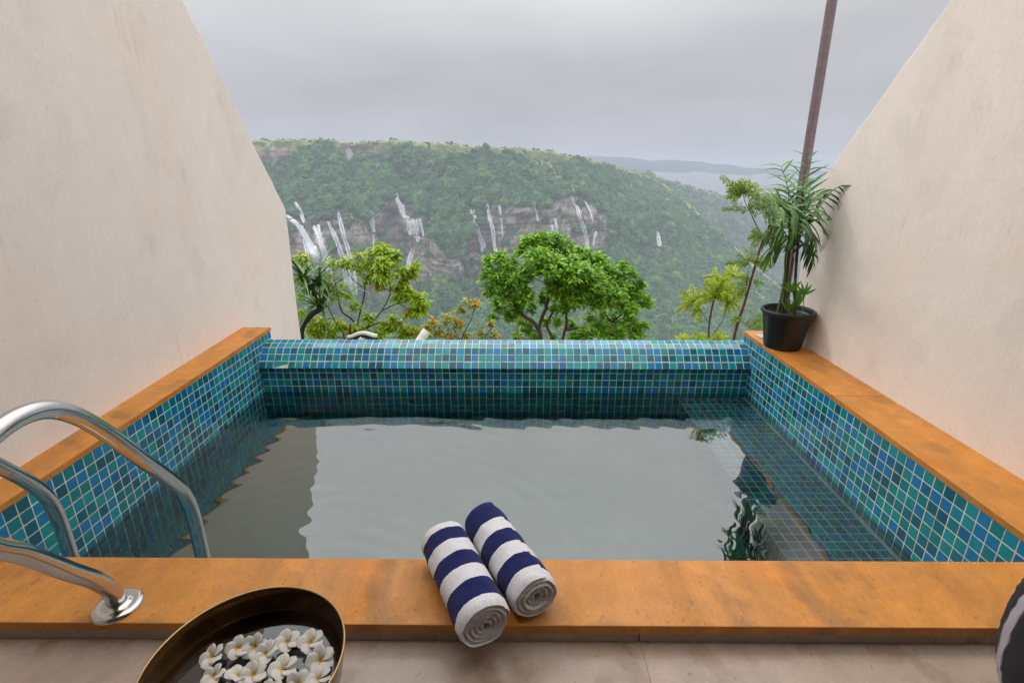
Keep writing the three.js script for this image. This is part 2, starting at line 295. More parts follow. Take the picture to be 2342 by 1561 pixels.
// pool water: a closed body whose top carries faint rings
{
  const nx = 330, nz = 200, x0 = XL - 0.004, x1 = XR + 0.004, z0 = Z_WALL - 0.004, z1 = -1.176, P = [], I = [], N = [], U = [];
  const src = [[-0.75, -1.2, 1], [-1.25, -1.35, 0.5], [0.2, -0.9, 0.35]];
  const hgt = (x, z) => {
    let h = 0; for (const [sx, sz, a] of src) { const r = Math.hypot(x - sx, z - sz); h += a * 0.00058 * Math.sin(r * 2 * Math.PI / 0.1 + sx) * Math.exp(-r * 0.8) * sstep(0.02, 0.3, r); }
    h += 0.0011 * noise3(x * 1.5, z * 1.8, 3.1) + 0.00045 * noise3(x * 4.5, z * 5, 8.2);
    const near = Math.exp(-((x + 0.95) ** 2 + (z + 1.25) ** 2) / 0.05); h += near * 0.0011 * fbm(x * 26, z * 26, 2, 3);
    const edge = Math.min(z - Z_WALL, x - XL, XR - x); h += 0.0012 * Math.exp(-edge / 0.02) * (0.6 + 0.4 * noise3(x * 9, z * 9, 1)) + 0.0009 * Math.exp(-edge / 0.09) * noise3(x * 7, z * 7, 5);
    return WATER + h;
  };
  for (let j = 0; j <= nz; j++) for (let i = 0; i <= nx; i++) {
    const x = lerp(x0, x1, i / nx), z = lerp(z0, z1, j / nz), e = 0.004, a = (hgt(x + e, z) - hgt(x - e, z)) / (2 * e), b = (hgt(x, z + e) - hgt(x, z - e)) / (2 * e), n = V(-a, 1, -b).normalize();
    P.push(x, hgt(x, z), z); N.push(n.x, n.y, n.z); U.push(x, z);
  }
  for (let j = 0; j < nz; j++) for (let i = 0; i < nx; i++) { const a = j * (nx + 1) + i, b = a + nx + 1; I.push(a, b, a + 1, a + 1, b, b + 1); }
  const yb = FLOOR - 0.02, ring = []; for (let i = 0; i <= nx; i++) ring.push(i); for (let j = 1; j <= nz; j++) ring.push(j * (nx + 1) + nx); for (let i = nx - 1; i >= 0; i--) ring.push(nz * (nx + 1) + i); for (let j = nz - 1; j > 0; j--) ring.push(j * (nx + 1));
  const k0 = P.length / 3; for (const r of ring) { P.push(P[3 * r], P[3 * r + 1], P[3 * r + 2], P[3 * r], yb, P[3 * r + 2]); const cx = P[3 * r] - (x0 + x1) / 2, cz = P[3 * r + 2] - (z0 + z1) / 2, l = Math.hypot(cx, cz); for (let t = 0; t < 2; t++) { N.push(cx / l, 0, cz / l); U.push(0, 0); } }
  for (let i = 0; i < ring.length; i++) { const a = k0 + 2 * i, b = k0 + 2 * ((i + 1) % ring.length); I.push(a, b, a + 1, b, b + 1, a + 1); }
  const k1 = P.length / 3; for (const [x, z] of [[x0, z0], [x1, z0], [x1, z1], [x0, z1]]) { P.push(x, yb, z); N.push(0, -1, 0); U.push(0, 0); } I.push(k1, k1 + 1, k1 + 2, k1, k1 + 2, k1 + 3);
  const g = new THREE.BufferGeometry(); g.setAttribute('position', new THREE.Float32BufferAttribute(P, 3)); g.setAttribute('normal', new THREE.Float32BufferAttribute(N, 3)); g.setAttribute('uv', new THREE.Float32BufferAttribute(U, 2)); g.setIndex(I);
  M.water = new THREE.MeshPhysicalMaterial({ color: RGB(1, 1, 1), roughness: 0, transmission: 1, thickness: 0.8, ior: 1.98, clearcoat: 1, clearcoatRoughness: 0, attenuationColor: RGB(0.25, 0.58, 0.5), attenuationDistance: 0.9 });
  const w = mesh('pool_water', g, M.water); tag(w, null, null, null, 'structure');
}

// ---------------------------------------------------------------- sandstone coping
function coping(label, slabs) { const g = group('pool_coping'); tag(g, label, 'coping'); slabs.forEach(([x0, x1, z0, z1], i) => mesh('coping_slab', uvBox(box(x0, x1, COPE_B, COPE_T, z0, z1, 0.0025), 1, i * 0.41 + x0, i * 0.27), M.stone, g)); return g; }
coping('wide orange sandstone coping in front of the pool, under the towels', [[-2.3, 2.3, Z_IN, Z_OUT]]);
coping('narrow orange sandstone coping along the wall beside the handrails', [[-2.0, -1.686, -3.40, -2.398], [-2.0, -1.686, -2.396, Z_IN - 0.002]]);
coping('orange sandstone coping that carries the potted palm', [[1.536, 1.95, -3.345, -2.3], [1.536, 1.95, -2.298, Z_IN - 0.002]]);

for (const [a, b, sd] of [[V(-1.8335, COPE_T, -1.2), V(-1.885, COPE_T, -3.4), 5], [V(1.808, COPE_T, -1.2), V(1.783, COPE_T, -3.2), 8]]) {   // rough mortar where the coping meets the plaster
  const r = rng(sd), pts = Array.from({ length: 60 }, (_, i) => a.clone().lerp(b, i / 59).add(V((r() - 0.5) * 0.005, (r() - 0.6) * 0.005, 0)));
  tag(mesh('mortar_bead', tube(pts, (t) => 0.0035 + 0.003 * Math.max(0, noise3(t * 40, sd, 1)), 0, 6, 240, 0.3), std(0.3, 0.25, 0.2, 0.95)), sd === 5 ? 'rough mortar line between narrow coping and plaster wall' : 'rough mortar line between palm coping and plaster wall', 'mortar');
}

// ---------------------------------------------------------------- ground behind the pool
const gutter = mesh('overflow_gutter', box(-2.2, 2.2, -0.6, -0.36, -3.95, -3.37, 0.005), M.concrete); tag(gutter, 'concrete gutter behind the mosaic overflow wall', 'gutter');
{
  const g = new THREE.PlaneGeometry(90, 70, 90, 70), p = g.attributes.position; g.rotateX(-Math.PI / 2);
  for (let i = 0; i < p.count; i++) { const x = p.getX(i), d = 35 - p.getZ(i); p.setXYZ(i, x, -0.5 - d * 0.62 - Math.max(0, d - 20) * 0.3 + 0.5 * fbm(x * 0.15, d * 0.15, 2), -3.9 - d); }
  g.computeVertexNormals(); uvBox(g);
  tag(mesh('hillside', g, std(0.10, 0.09, 0.055, 0.95)), null, null, null, 'structure');
}

// ---------------------------------------------------------------- the mountain across the valley
function loft(stations, fill) {
  const rows = stations.map(([px, ...pts]) => pts.map(([py, d]) => atZ(px, py, d)));
  const S = rows.length, K = rows[0].length;
  const cr = (a, b, c, d, t) => 0.5 * (2 * b + (c - a) * t + (2 * a - 5 * b + 4 * c - d) * t * t + (3 * b - a - 3 * c + d) * t * t * t);
  return (s, t) => {
    const i = Math.min(S - 2, Math.floor(s)), f = s - i, k = Math.min(K - 2, Math.floor(t)), h = t - k, at = (q) => { const r = rows[clamp(q, 0, S - 1)]; return [lerp(r[k].x, r[k + 1].x, h), lerp(r[k].y, r[k + 1].y, h), lerp(r[k].z, r[k + 1].z, h)]; };
    const A = at(i - 1), B = at(i), C = at(i + 1), D = at(i + 2); return [0, 1, 2].map((c) => cr(A[c], B[c], C[c], D[c], f));
  };
}
const st = (px, r, s, m, ct, cb, lo, b = [840, 880]) => { const back = [r[0] + 3, r[1] + 420]; return [px, back, r, s, m, ct, cb, lo, b, [1150, 560]]; };
const main = [
  st(440, [322, 1480], [372, 1460], [430, 1380], [490, 1250], [640, 1228], [720, 1100]),
  st(600, [321, 1500], [372, 1480], [430, 1380], [488, 1250], [640, 1225], [722, 1090]),
  st(640, [320, 1510], [368, 1490], [425, 1380], [492, 1245], [645, 1220], [724, 1090]),
  st(700, [320, 1520], [342, 1495], [420, 1380], [498, 1238], [655, 1213], [728, 1085]),
  st(760, [322, 1535], [340, 1510], [410, 1380], [488, 1230], [672, 1203], [735, 1080]),
  st(800, [328, 1560], [367, 1548], [420, 1400], [484, 1240], [682, 1210], [738, 1085]),
  st(850, [323, 1580], [362, 1560], [420, 1420], [486, 1262], [690, 1225], [740, 1095]),
  st(900, [323, 1580], [345, 1545], [400, 1470], [442, 1385], [675, 1280], [735, 1120]),
  st(945, [325, 1580], [345, 1545], [405, 1470], [468, 1370], [662, 1285], [725, 1120]),
  st(985, [327, 1570], [345, 1535], [410, 1420], [500, 1290], [640, 1220], [710, 1090]),
  st(1030, [330, 1560], [346, 1530], [420, 1385], [590, 1165], [645, 1155], [705, 1070]),
  st(1070, [334, 1560], [350, 1530], [430, 1400], [545, 1240], [635, 1215], [700, 1090]),
  st(1095, [336, 1565], [350, 1535], [425, 1410], [478, 1305], [622, 1270], [698, 1110]),
  st(1160, [338, 1580], [352, 1550], [425, 1410], [472, 1305], [612, 1270], [696, 1115]),
  st(1240, [344, 1620], [358, 1590], [415, 1460], [468, 1340], [602, 1300], [692, 1140]),
  st(1300, [355, 1680], [366, 1650], [402, 1540], [444, 1405], [592, 1362], [690, 1165]),
  st(1355, [367, 1750], [378, 1715], [415, 1580], [448, 1440], [590, 1400], [688, 1180]),
  st(1400, [378, 1840], [390, 1800], [430, 1640], [492, 1470], [560, 1430], [682, 1190]),
  st(1480, [402, 2000], [414, 1960], [455, 1760], [515, 1540], [572, 1500], [682, 1230]),
  st(1530, [428, 1980], [442, 1930], [475, 1760], [520, 1570], [575, 1520], [688, 1240]),
  st(1580, [470, 1860], [482, 1810], [510, 1700], [540, 1580], [588, 1510], [694, 1245]),
  st(1640, [530, 1740], [540, 1700], [560, 1630], [582, 1560], [618, 1480], [704, 1250]),
  st(1700, [580, 1640], [592, 1600], [608, 1540], [628, 1480], [658, 1410], [716, 1250]),
  st(1780, [655, 1540], [664, 1500], [676, 1450], [690, 1400], [710, 1340], [748, 1220]),
  st(1900, [770, 1380], [776, 1350], [784, 1320], [792, 1290], [800, 1260], [815, 1180]),
];
const spur = [
  st(1300, [392, 2700], [400, 2660], [430, 2560], [470, 2450], [500, 2400], [600, 2250], [840, 1900]),
  st(1400, [396, 2650], [404, 2610], [430, 2520], [470, 2420], [500, 2380], [600, 2250], [840, 1900]),
  st(1480, [400, 2650], [410, 2610], [435, 2520], [475, 2420], [505, 2380], [605, 2250], [840, 1900]),
  st(1540, [415, 2720], [425, 2680], [450, 2580], [485, 2480], [520, 2420], [615, 2260], [840, 1900]),
  st(1600, [433, 2860], [443, 2810], [465, 2700], [500, 2570], [535, 2490], [625, 2290], [840, 1900]),
  st(1650, [447, 3000], [457, 2950], [480, 2820], [515, 2670], [550, 2570], [640, 2330], [840, 1900]),
  st(1710, [476, 3200], [486, 3140], [508, 3000], [540, 2840], [575, 2700], [660, 2400], [840, 1900]),
  st(1780, [520, 3400], [530, 3340], [550, 3200], [580, 3000], [612, 2820], [690, 2450], [840, 1900]),
  st(1880, [590, 3600], [598, 3530], [614, 3400], [640, 3150], [670, 2950], [730, 2500], [840, 1900]),
  st(2000, [690, 3800], [696, 3700], [705, 3550], [720, 3300], [740, 3050], [775, 2550], [840, 1900]),
];
function terrain(stations, nu, nv, amp, name, opts) {
  const f = loft(stations), S = stations.length - 1, K = stations[0].length - 2, P = [], I = [], C = [], ST = [];
  // sample so that the steep visible rows get most of the mesh
  const share = [0.5, 0.7, 1.6, 1.6, 1.7, 1.4, 1.1, 0.5].slice(0, K), total = share.reduce((a, b) => a + b);
  const tOf = (v) => { let q = v * total; for (let k = 0; k < K; k++) { if (q <= share[k] || k === K - 1) return k + Math.min(1, q / share[k]); q -= share[k]; } };
  for (let j = 0; j <= nv; j++) for (let i = 0; i <= nu; i++) {
    const s = i / nu * S, t = tOf(j / nv), p = f(s, t), e = 0.03;
    const a = f(Math.min(S, s + e), t), b = f(Math.max(0, s - e), t), c = f(s, Math.min(K, t + e)), d = f(s, Math.max(0, t - e));
    const n = V(a[0] - b[0], a[1] - b[1], a[2] - b[2]).cross(V(c[0] - d[0], c[1] - d[1], c[2] - d[2])).normalize().multiplyScalar(-1); if (n.z < -0.2) n.multiplyScalar(-1);
    const cliff = opts.cliff ? sstep(3.9, 4.15, t) * (1 - sstep(4.9, 5.15, t)) * (1 - sstep(16.5, 17.1, s)) : 0, fade = sstep(0.9, 1.6, t);
    let h = amp * fade * (fbm(p[0] / 150, p[1] / 150, p[2] / 150, 4) * 1.6 - 0.2) + amp * 0.25 * fbm(p[0] / 26, p[1] / 26, p[2] / 26, 3);
    h += amp * 0.9 * fade * (1 - 0.75 * sstep(12, 17, s)) * fbm(p[0] / 95 + 7, p[1] / 420, p[2] / 420, 3);
    if (opts.cliff) h *= 1 - 0.55 * sstep(15, 18, s);
    if (cliff) { const w = p[1] / 17 + 0.8 * noise3(p[0] / 90, p[1] / 70, 4), fr = w - Math.floor(w); h += cliff * (2.6 * (0.6 + 0.8 * noise3(p[0] / 60, p[1] / 30, 7)) * (sstep(0, 0.25, fr) * (1 - fr) * 1.3 - 0.4) + 9 * fbm(p[0] / 22, p[1] / 120, p[2] / 22, 3)); }
    P.push(p[0] + n.x * h, p[1] + n.y * h * (1 - 0.5 * cliff) + (t < 1.3 ? 4 * fbm(p[0] / 60, 0, 5, 3) : 0), p[2] + n.z * h); ST.push([s, t, cliff]);
  }
  for (let j = 0; j < nv; j++) for (let i = 0; i < nu; i++) { const a = j * (nu + 1) + i, b = a + nu + 1; I.push(a, b, a + 1, a + 1, b, b + 1); }
  const g = new THREE.BufferGeometry(); g.setAttribute('position', new THREE.Float32BufferAttribute(P, 3)); g.setIndex(I); g.computeVertexNormals();
  const N = g.attributes.normal, open = new Float32Array(ST.length);
  for (let i = 0; i < ST.length; i++) {
    const [s, t, cl] = ST[i], x = P[3 * i], y = P[3 * i + 1], z = P[3 * i + 2], ny = Math.abs(N.getY(i));
    const n1 = fbm(x / 45, y / 45, z / 45, 4), n2 = fbm(x / 9, y / 60, z / 9, 3), lay = fbm(x / 420, y / 9 + 0.5 * noise3(x / 200, 2, 1), 3, 3);
    const rock = opts.cliff ? clamp(cl * sstep(-0.28, -0.02, 0.10 - n1) + sstep(0.62, 0.4, ny + 0.22 * n1) * 0.25 + (t > 1 && t < 2.05 && s < 6.2 ? sstep(0.0, 0.25, n1 + 0.25) * (s < 2.4 || s > 4.6 ? 0.9 : 0) * sstep(0.75, 0.5, ny) : 0)) : 0;
    const grass = opts.grass(s, t, n1), soil = opts.soil(s, t, n1), wet = sstep(-0.25, 0.3, n2), w2 = sstep(-0.3, 0.3, lay);
    const rk = [lerp(0.36, 0.16, wet), lerp(0.29, 0.14, wet), lerp(0.24, 0.122, wet)].map((c, k) => c * lerp(0.55, 1.3, w2) * (1 + 0.25 * n1));
    const gr = [0.23, 0.27, 0.08].map((c) => c * (1 + 0.4 * n1)), fl = [0.05, 0.085, 0.03], so = [0.34, 0.17, 0.09];
    const col = [0, 1, 2].map((k) => lerp(lerp(lerp(fl[k], gr[k], grass), so[k], soil), rk[k], rock));
    C.push(...col); open[i] = clamp(rock * 1.3 + grass + soil);
  }
  g.setAttribute('color', new THREE.Float32BufferAttribute(C, 3));
  const m = mesh(name, g, std(1, 1, 1, 0.95, { vertexColors: true })); tag(m, null, null, null, 'structure');
  return { m, P, ST, open, N, nu, nv };
}
const ridge = terrain(main, 520, 260, 24, 'mountain', {
  cliff: true,
  grass: (s, t, n) => clamp(sstep(2.0, 1.55, t + 0.35 * n) * 0.85 + Math.exp(-(((s - 13.5 - (t - 1.2) * 0.66 + 0.5 * n) / 0.42) ** 2)) * sstep(1.4, 1.9, t) * (1 - sstep(3.85, 4.0, t)) + (s > 16 ? 0.5 * sstep(0.12, 0.35, n) * (t < 4 ? 1 : 0) : 0)),
  soil: (s, t, n) => clamp(Math.exp(-(((s - 13.5 - (t - 1.2) * 0.66) / 0.2) ** 2)) * sstep(-0.05, 0.2, n) * sstep(1.3, 1.7, t) * (1 - sstep(2.6, 3.2, t)) * 0.8 + Math.exp(-(((s - 12.15) / 0.2) ** 2)) * sstep(3.0, 3.2, t) * (1 - sstep(3.75, 3.95, t)) * 0.9),
});
const second = terrain(spur, 160, 110, 34, 'mountain', { cliff: false, grass: (s, t, n) => sstep(3, 1.4, t) * 0.5, soil: () => 0 });
function farHill(pts, name, dist, base, col, rough) {
  const P = [], I = [], n = 160;
  for (let i = 0; i <= n; i++) {
    const q = i / n * (pts.length - 1), k = Math.min(pts.length - 2, Math.floor(q)), f = sstep(0, 1, q - k), px = lerp(pts[k][0], pts[k + 1][0], q - k), py = lerp(pts[k][1], pts[k + 1][1], f);
    const a = atZ(px, py, dist); a.y += rough * fbm(a.x / 500, 2, dist / 100, 4);
    for (const [dz, dy] of [[-1400, -40], [0, 0], [dist * 0.05, -rough - 90], [dist * 0.12, -rough * 2 - 260], [dist * 0.2, base]]) P.push(a.x, a.y + dy + (dz > 0 ? rough * 0.6 * noise3(a.x / 300, dz / 200, 1) : 0), a.z + dz);
  }
  for (let i = 0; i < n; i++) for (let j = 0; j < 4; j++) { const a = i * 5 + j; I.push(a, a + 1, a + 5, a + 5, a + 1, a + 6); }
  const g = new THREE.BufferGeometry(); g.setAttribute('position', new THREE.Float32BufferAttribute(P, 3)); g.setIndex(I); g.computeVertexNormals();
  return tag(mesh(name, g, std(col[0], col[1], col[2], 1)), null, null, null, 'structure');
}
farHill([[900, 372], [1250, 362], [1355, 357], [1419, 359], [1500, 366], [1585, 368], [1660, 377], [1720, 384], [1800, 387], [1950, 392], [2200, 398]], 'distant_hill', 5600, -900, [0.02, 0.03, 0.04], 12);
farHill([[1200, 374], [1450, 380], [1560, 404], [1660, 402], [1760, 412], [1850, 408], [1960, 415], [2200, 420]], 'distant_hill', 4600, -800, [0.03, 0.045, 0.05], 14);

const fallPts = [];
// waterfalls on the cliffs: each a set of falling strands laid on the rock
{
  const caster = new THREE.Raycaster(); caster.far = 5000; ridge.m.updateMatrixWorld();
  const { MeshBVH, acceleratedRaycast } = await import('three-mesh-bvh'); ridge.m.geometry.boundsTree = new MeshBVH(ridge.m.geometry); ridge.m.raycast = acceleratedRaycast; caster.firstHitOnly = true;
  const hit = (px, py) => { const r = ray(px, py); caster.set(camera.position, V(r[0], r[1], -r[2]).normalize()); const h = caster.intersectObject(ridge.m)[0]; return h ? h.point : atZ(px, py, 1260); };
  const mat = std(0.86, 0.87, 0.88, 0.85, { transparent: true, opacity: 0.88 }), mist = std(0.8, 0.82, 0.85, 1, { transparent: true, opacity: 0.28 }), r = rng(77);
  const fall = (label, strands) => {
    const list = [], veil = [];
    for (let [w, ...pts] of strands) {
      const seg = []; for (let i = 0; i < pts.length - 1; i++) { const n = Math.max(2, Math.round(Math.hypot(pts[i + 1][0] - pts[i][0], pts[i + 1][1] - pts[i][1]) / 4)); for (let k = 0; k < n; k++) seg.push([lerp(pts[i][0], pts[i + 1][0], k / n), lerp(pts[i][1], pts[i + 1][1], k / n), lerp(pts[i][2] ?? 1, pts[i + 1][2] ?? 1, k / n)]); } seg.push([...pts[pts.length - 1].slice(0, 2), pts[pts.length - 1][2] ?? 1]);
      const c = seg.map(([x, y, k]) => [hit(x, y), k]); for (const [p, k] of c) fallPts.push([p.x, p.y, p.z, w * k * -p.z / FOCAL / 2]); for (let it = 0; it < 6; it++) for (let i = 1; i < c.length - 1; i++) c[i][0].z = (c[i - 1][0].z + c[i][0].z * 2 + c[i + 1][0].z) / 4;
      w *= 1.25; c.forEach((q, i) => { q[0] = atZ(seg[i][0], seg[i][1], -q[0].z); }); const n = Math.max(1, Math.round(w / 2.6));
      for (let s = 0; s <= n; s++) {
        const soft = s === n, P = [], I = [], off = n > 1 && !soft ? s / (n - 1) - 0.5 : 0, ph = r() * 50, i0 = Math.floor(r() * 2 * (n > 1)), i1 = c.length - Math.floor(r() * 3 * (n > 1));
        for (let i = i0; i < i1; i++) {
          const [p, k] = c[i], pxm = -p.z / FOCAL, wd = w * k * pxm, x = p.x + off * wd * 0.92 + wd * 0.1 * noise3(ph, i * 0.5, 1), hw = (wd / n * 0.72 + 0.3 * pxm) * (0.75 + 0.45 * noise3(ph + 9, i * 0.7, 2)) * (soft ? n * 1.25 + 0.6 : 1);
          const nudge = -p.z * (soft ? 0.0072 : 0.006), pos = V(x, p.y, p.z + nudge); for (const sx of [-1, 0, 1]) P.push(pos.x + sx * hw, pos.y, pos.z + (sx ? 0 : 1.2));
        }
        const m = P.length / 9; if (m < 2) continue;
        for (let i = 0; i < m - 1; i++) for (let j = 0; j < 2; j++) { const a = i * 3 + j; I.push(a, a + 3, a + 1, a + 1, a + 3, a + 4); }
        const g = new THREE.BufferGeometry(); g.setAttribute('position', new THREE.Float32BufferAttribute(P, 3)); g.setIndex(I); g.computeVertexNormals(); (soft ? veil : list).push(g);
      }
    }
    const g = group('waterfall', V(...fallPts[fallPts.length - 1].slice(0, 3))); for (const [n, l, m] of [['stream', list, mat], ['spray_veil', veil, mist]]) { const q = join(l); q.translate(-g.position.x, -g.position.y, -g.position.z); mesh(n, q, m, g); } tag(g, label, 'waterfall', 'white waterfalls on the cliffs');
  };
  fall('broad leftmost-cliff waterfall sliding out from behind the plaster wall', [[9, [655, 488, 0.7], [664, 495, 0.7], [688, 517], [699.6, 536], [713.7, 562, 1.2], [726.5, 600, 1.1], [732, 632, 1]], [4, [698, 545], [704, 575], [711, 605], [722, 628]]]);
  fall('short thin waterfall above the broad fall by the plaster wall', [[4, [676, 457, 0.4], [685, 475], [693, 490, 1.2], [698, 508, 0.6]]]);
  fall('waterfall with forked head just beside the broad fall', [[7, [719, 514, 0.5], [729, 531], [737, 557], [744.5, 582, 1.2], [754.7, 613, 1.1], [757, 646]], [3, [730, 512], [736, 540]], [2.5, [722, 560], [733, 590]]]);
  fall('slender waterfall between forked fall and the twin fall', [[5, [752, 505, 0.4], [765, 531], [778, 567, 1.3], [788, 593, 1.1], [791, 626], [798, 664, 0.8]]]);
  fall('long waterfall widening into a veil at its foot', [[5, [775, 482, 0.4], [783, 516], [790.6, 546], [801, 577], [804, 600, 1.1], [808, 630, 2], [813, 676, 1.8]]]);
  fall('short blurred waterfall on pink rock above the yellow tree', [[6, [847, 480, 0.6], [852, 505, 1.1], [857, 530, 0.6]], [1.6, [856, 534], [856, 548], [855, 566]]]);
  fall('big stepped waterfall in the gully with a wide white curtain', [[7, [904.6, 436, 0.4], [910, 457, 0.8], [918.7, 470, 1.1], [924, 490, 0.9], [933, 499, 1.2]], [22, [944, 500, 0.9], [946, 515, 1], [948, 536, 0.85]], [5, [953, 534], [958, 547], [960, 556, 0.7]], [2.5, [961, 498], [965, 515], [970, 538]]]);
  fall('narrow lower plunge of the gully waterfall', [[5, [951, 562, 0.6], [944, 570], [943, 580, 1.4], [937, 596], [935, 612, 0.9], [935, 640, 0.8], [938, 662, 1.5]]]);
  fall('veil-like double waterfall on brown cliff beside the forested bulge', [[5, [1076, 475, 0.4], [1084, 500, 0.7], [1094, 528], [1105, 558, 1.2], [1108, 582]], [2.2, [1085, 478], [1092, 515], [1099, 545], [1103, 570]]]);
  fall('single straight waterfall down the brown cliff centre', [[3.6, [1114.7, 464, 0.4], [1117, 480, 0.8], [1120, 498, 1], [1127.5, 523, 1.2], [1131, 557], [1134, 574]]]);
  fall('tiny trickle at the top of the brown cliff', [[2.2, [1143, 470], [1145, 490]], [1.5, [1146, 498], [1150, 540]]]);
  fall('faint pinkish trickle above the round green tree', [[2.6, [1219, 470, 0.5], [1226, 482], [1230, 505]]]);
  fall('pair of thin trickles behind the round green tree', [[2, [1262, 513], [1265, 538]], [3, [1269, 498], [1272, 515], [1275, 540]]]);
  fall('tall bright waterfall on the pale cliff face', [[3.8, [1307, 448, 0.8], [1312, 467], [1319, 471], [1322, 485], [1326.5, 500, 1.1], [1334, 518, 1.2], [1340.6, 546], [1343, 568]]]);
  fall('thin trickle down the far corner of the pale cliff', [[2.2, [1337, 459], [1349, 482], [1355, 505]], [2.6, [1362, 528], [1358, 545], [1356, 560]]]);
  fall('lone small waterfall in the dark forest on the spur', [[4.2, [1500, 525, 0.4], [1502, 535], [1504.5, 546, 1.2], [1508, 565, 0.8]]]);
  fall('small waterfall just below the plateau rim', [[13, [796, 338, 0.9], [799, 352, 1], [803, 367, 0.6]]]);
}

// forest on the slopes: one mass of crowns
{
  const g = new THREE.IcosahedronGeometry(1, 2), p = g.attributes.position, q = V(0, 0, 0);
  for (let i = 0; i < p.count; i++) { q.fromBufferAttribute(p, i); const k = 1 + 0.42 * noise3(q.x * 2.1, q.y * 2.1, q.z * 2.1) + 0.2 * noise3(q.x * 5, q.y * 5, q.z * 5); p.setXYZ(i, q.x * k, q.y * k * 0.85, q.z * k); }
  g.computeVertexNormals();
  const r = rng(55), mats = [], cols = [], m = new THREE.Matrix4(), e = new THREE.Euler(), qq = new THREE.Quaternion();
  const cells = new Map(); for (const f of fallPts) { const k = Math.floor(f[0] / 20) + ',' + Math.floor(f[1] / 20); if (!cells.has(k)) cells.set(k, []); cells.get(k).push(f); }
  const nearFall = (x, y, z) => { for (let i = -1; i < 2; i++) for (let j = -1; j < 2; j++) for (const f of cells.get((Math.floor(x / 20) + i) + ',' + (Math.floor(y / 20) + j)) ?? []) if (Math.abs(x - f[0]) < f[3] + 6 && Math.abs(y - f[1]) < 9 && Math.abs(z - f[2]) < 40) return true; return false; };
  const grow = (T0, count, size, tone) => {
    const { P, ST, open, N, nu, nv } = T0, area = [], id = []; let sum = 0;
    for (let j = 0; j < nv; j++) for (let i = 0; i < nu; i++) { const a = j * (nu + 1) + i; if (ST[a][1] < 0.8) continue; const b = a + nu + 1, A = V(P[3 * a + 3] - P[3 * a], P[3 * a + 4] - P[3 * a + 1], P[3 * a + 5] - P[3 * a + 2]), B = V(P[3 * b] - P[3 * a], P[3 * b + 1] - P[3 * a + 1], P[3 * b + 2] - P[3 * a + 2]); sum += A.cross(B).length() * (ST[a][1] > 7 ? 0.1 : 1); area.push(sum); id.push(a); }
    for (let k = 0, tries = 0; k < count && tries < count * 3; tries++) {
      const w = r() * sum; let lo = 0, hi = area.length - 1; while (lo < hi) { const mid = (lo + hi) >> 1; area[mid] < w ? lo = mid + 1 : hi = mid; }
      const a = id[lo], b = a + nu + 1, u = r(), v = r(), o = open[a];
      const x = P[3 * a] + u * (P[3 * a + 3] - P[3 * a]) + v * (P[3 * b] - P[3 * a]), y = P[3 * a + 1] + u * (P[3 * a + 4] - P[3 * a + 1]) + v * (P[3 * b + 1] - P[3 * a + 1]), z = P[3 * a + 2] + u * (P[3 * a + 5] - P[3 * a + 2]) + v * (P[3 * b + 2] - P[3 * a + 2]);
      const veg = fbm(x / 70, y / 70, z / 70 + 9, 3);
      if (r() < o * 1.05 || (ST[a][2] > 0.3 && veg < 0.10) || (ST[a][1] < 1.7 && r() < 0.62) || nearFall(x, y, z)) continue;
      const sc = size * (0.35 + 1.25 * Math.pow(r(), 2.6) + 0.35 * (veg + 0.4)) * (ST[a][1] < 1.4 ? 0.42 : lerp(0.62, 1, sstep(1.4, 2.6, ST[a][1])));
      qq.setFromEuler(e.set((r() - 0.5) * 0.5, r() * 6.28, (r() - 0.5) * 0.5)); mats.push(m.clone().compose(V(x, y + sc * 0.25, z), qq, V(sc, sc * (0.75 + 0.5 * r()), sc)));
      const t = r(), yel = sstep(0.05, 0.5, veg), L = (0.5 + 0.95 * t) * tone * (1 + 0.5 * fbm(x / 40, y / 40 + 3, z / 40, 2)); cols.push([L * lerp(0.052, 0.12, yel * t), L * lerp(0.125, 0.17, yel), L * lerp(0.045, 0.03, yel)]); k++;
    }
  };
  grow(ridge, 80000, 7.0, 1); grow(second, 13000, 12, 1);
  const im = new THREE.InstancedMesh(g, std(1, 1, 1, 0.9), mats.length); mats.forEach((mm, i) => { im.setMatrixAt(i, mm); im.setColorAt(i, RGB(...cols[i])); });
  im.name = 'forest'; im.castShadow = im.receiveShadow = true; scene.add(im); tag(im, 'dense green forest covering the mountain slopes across the valley', 'forest', null, 'stuff');
}

// low cloud in the far valley
{
  const bank = (pts, d, depth, label) => {
    const P = [], I = [], n = 70, m = 10;
    for (let i = 0; i <= n; i++) { const q = i / n * (pts.length - 1), k = Math.min(pts.length - 2, Math.floor(q)), a = atZ(lerp(pts[k][0], pts[k + 1][0], q - k), lerp(pts[k][1], pts[k + 1][1], sstep(0, 1, q - k)), d); for (let j = 0; j <= m; j++) { const t = j / m, bump = 70 * fbm(a.x / 420, t * 2, d / 900, 4); P.push(a.x, a.y + bump - depth * t * t, a.z + 700 * t * (1 - 0.2 * t)); } }
    for (let i = 0; i < n; i++) for (let j = 0; j < m; j++) { const a = i * (m + 1) + j; I.push(a, a + 1, a + m + 1, a + m + 1, a + 1, a + m + 2); }
    const g = new THREE.BufferGeometry(); g.setAttribute('position', new THREE.Float32BufferAttribute(P, 3)); g.setIndex(I); g.computeVertexNormals();
    tag(mesh('cloud_bank', g, std(0.22, 0.22, 0.24, 1)), label, 'cloud', null, 'stuff');
  };
  bank([[1480, 398], [1560, 396], [1640, 400], [1720, 404], [1800, 402], [1900, 405], [2100, 410]], 4300, 320, 'pale cloud bank lying in the far valley');
  bank([[1640, 452], [1690, 440], [1750, 430], [1820, 426], [1900, 432], [2000, 440]], 3900, 320, 'white cloud bank beyond the falling spur');
}

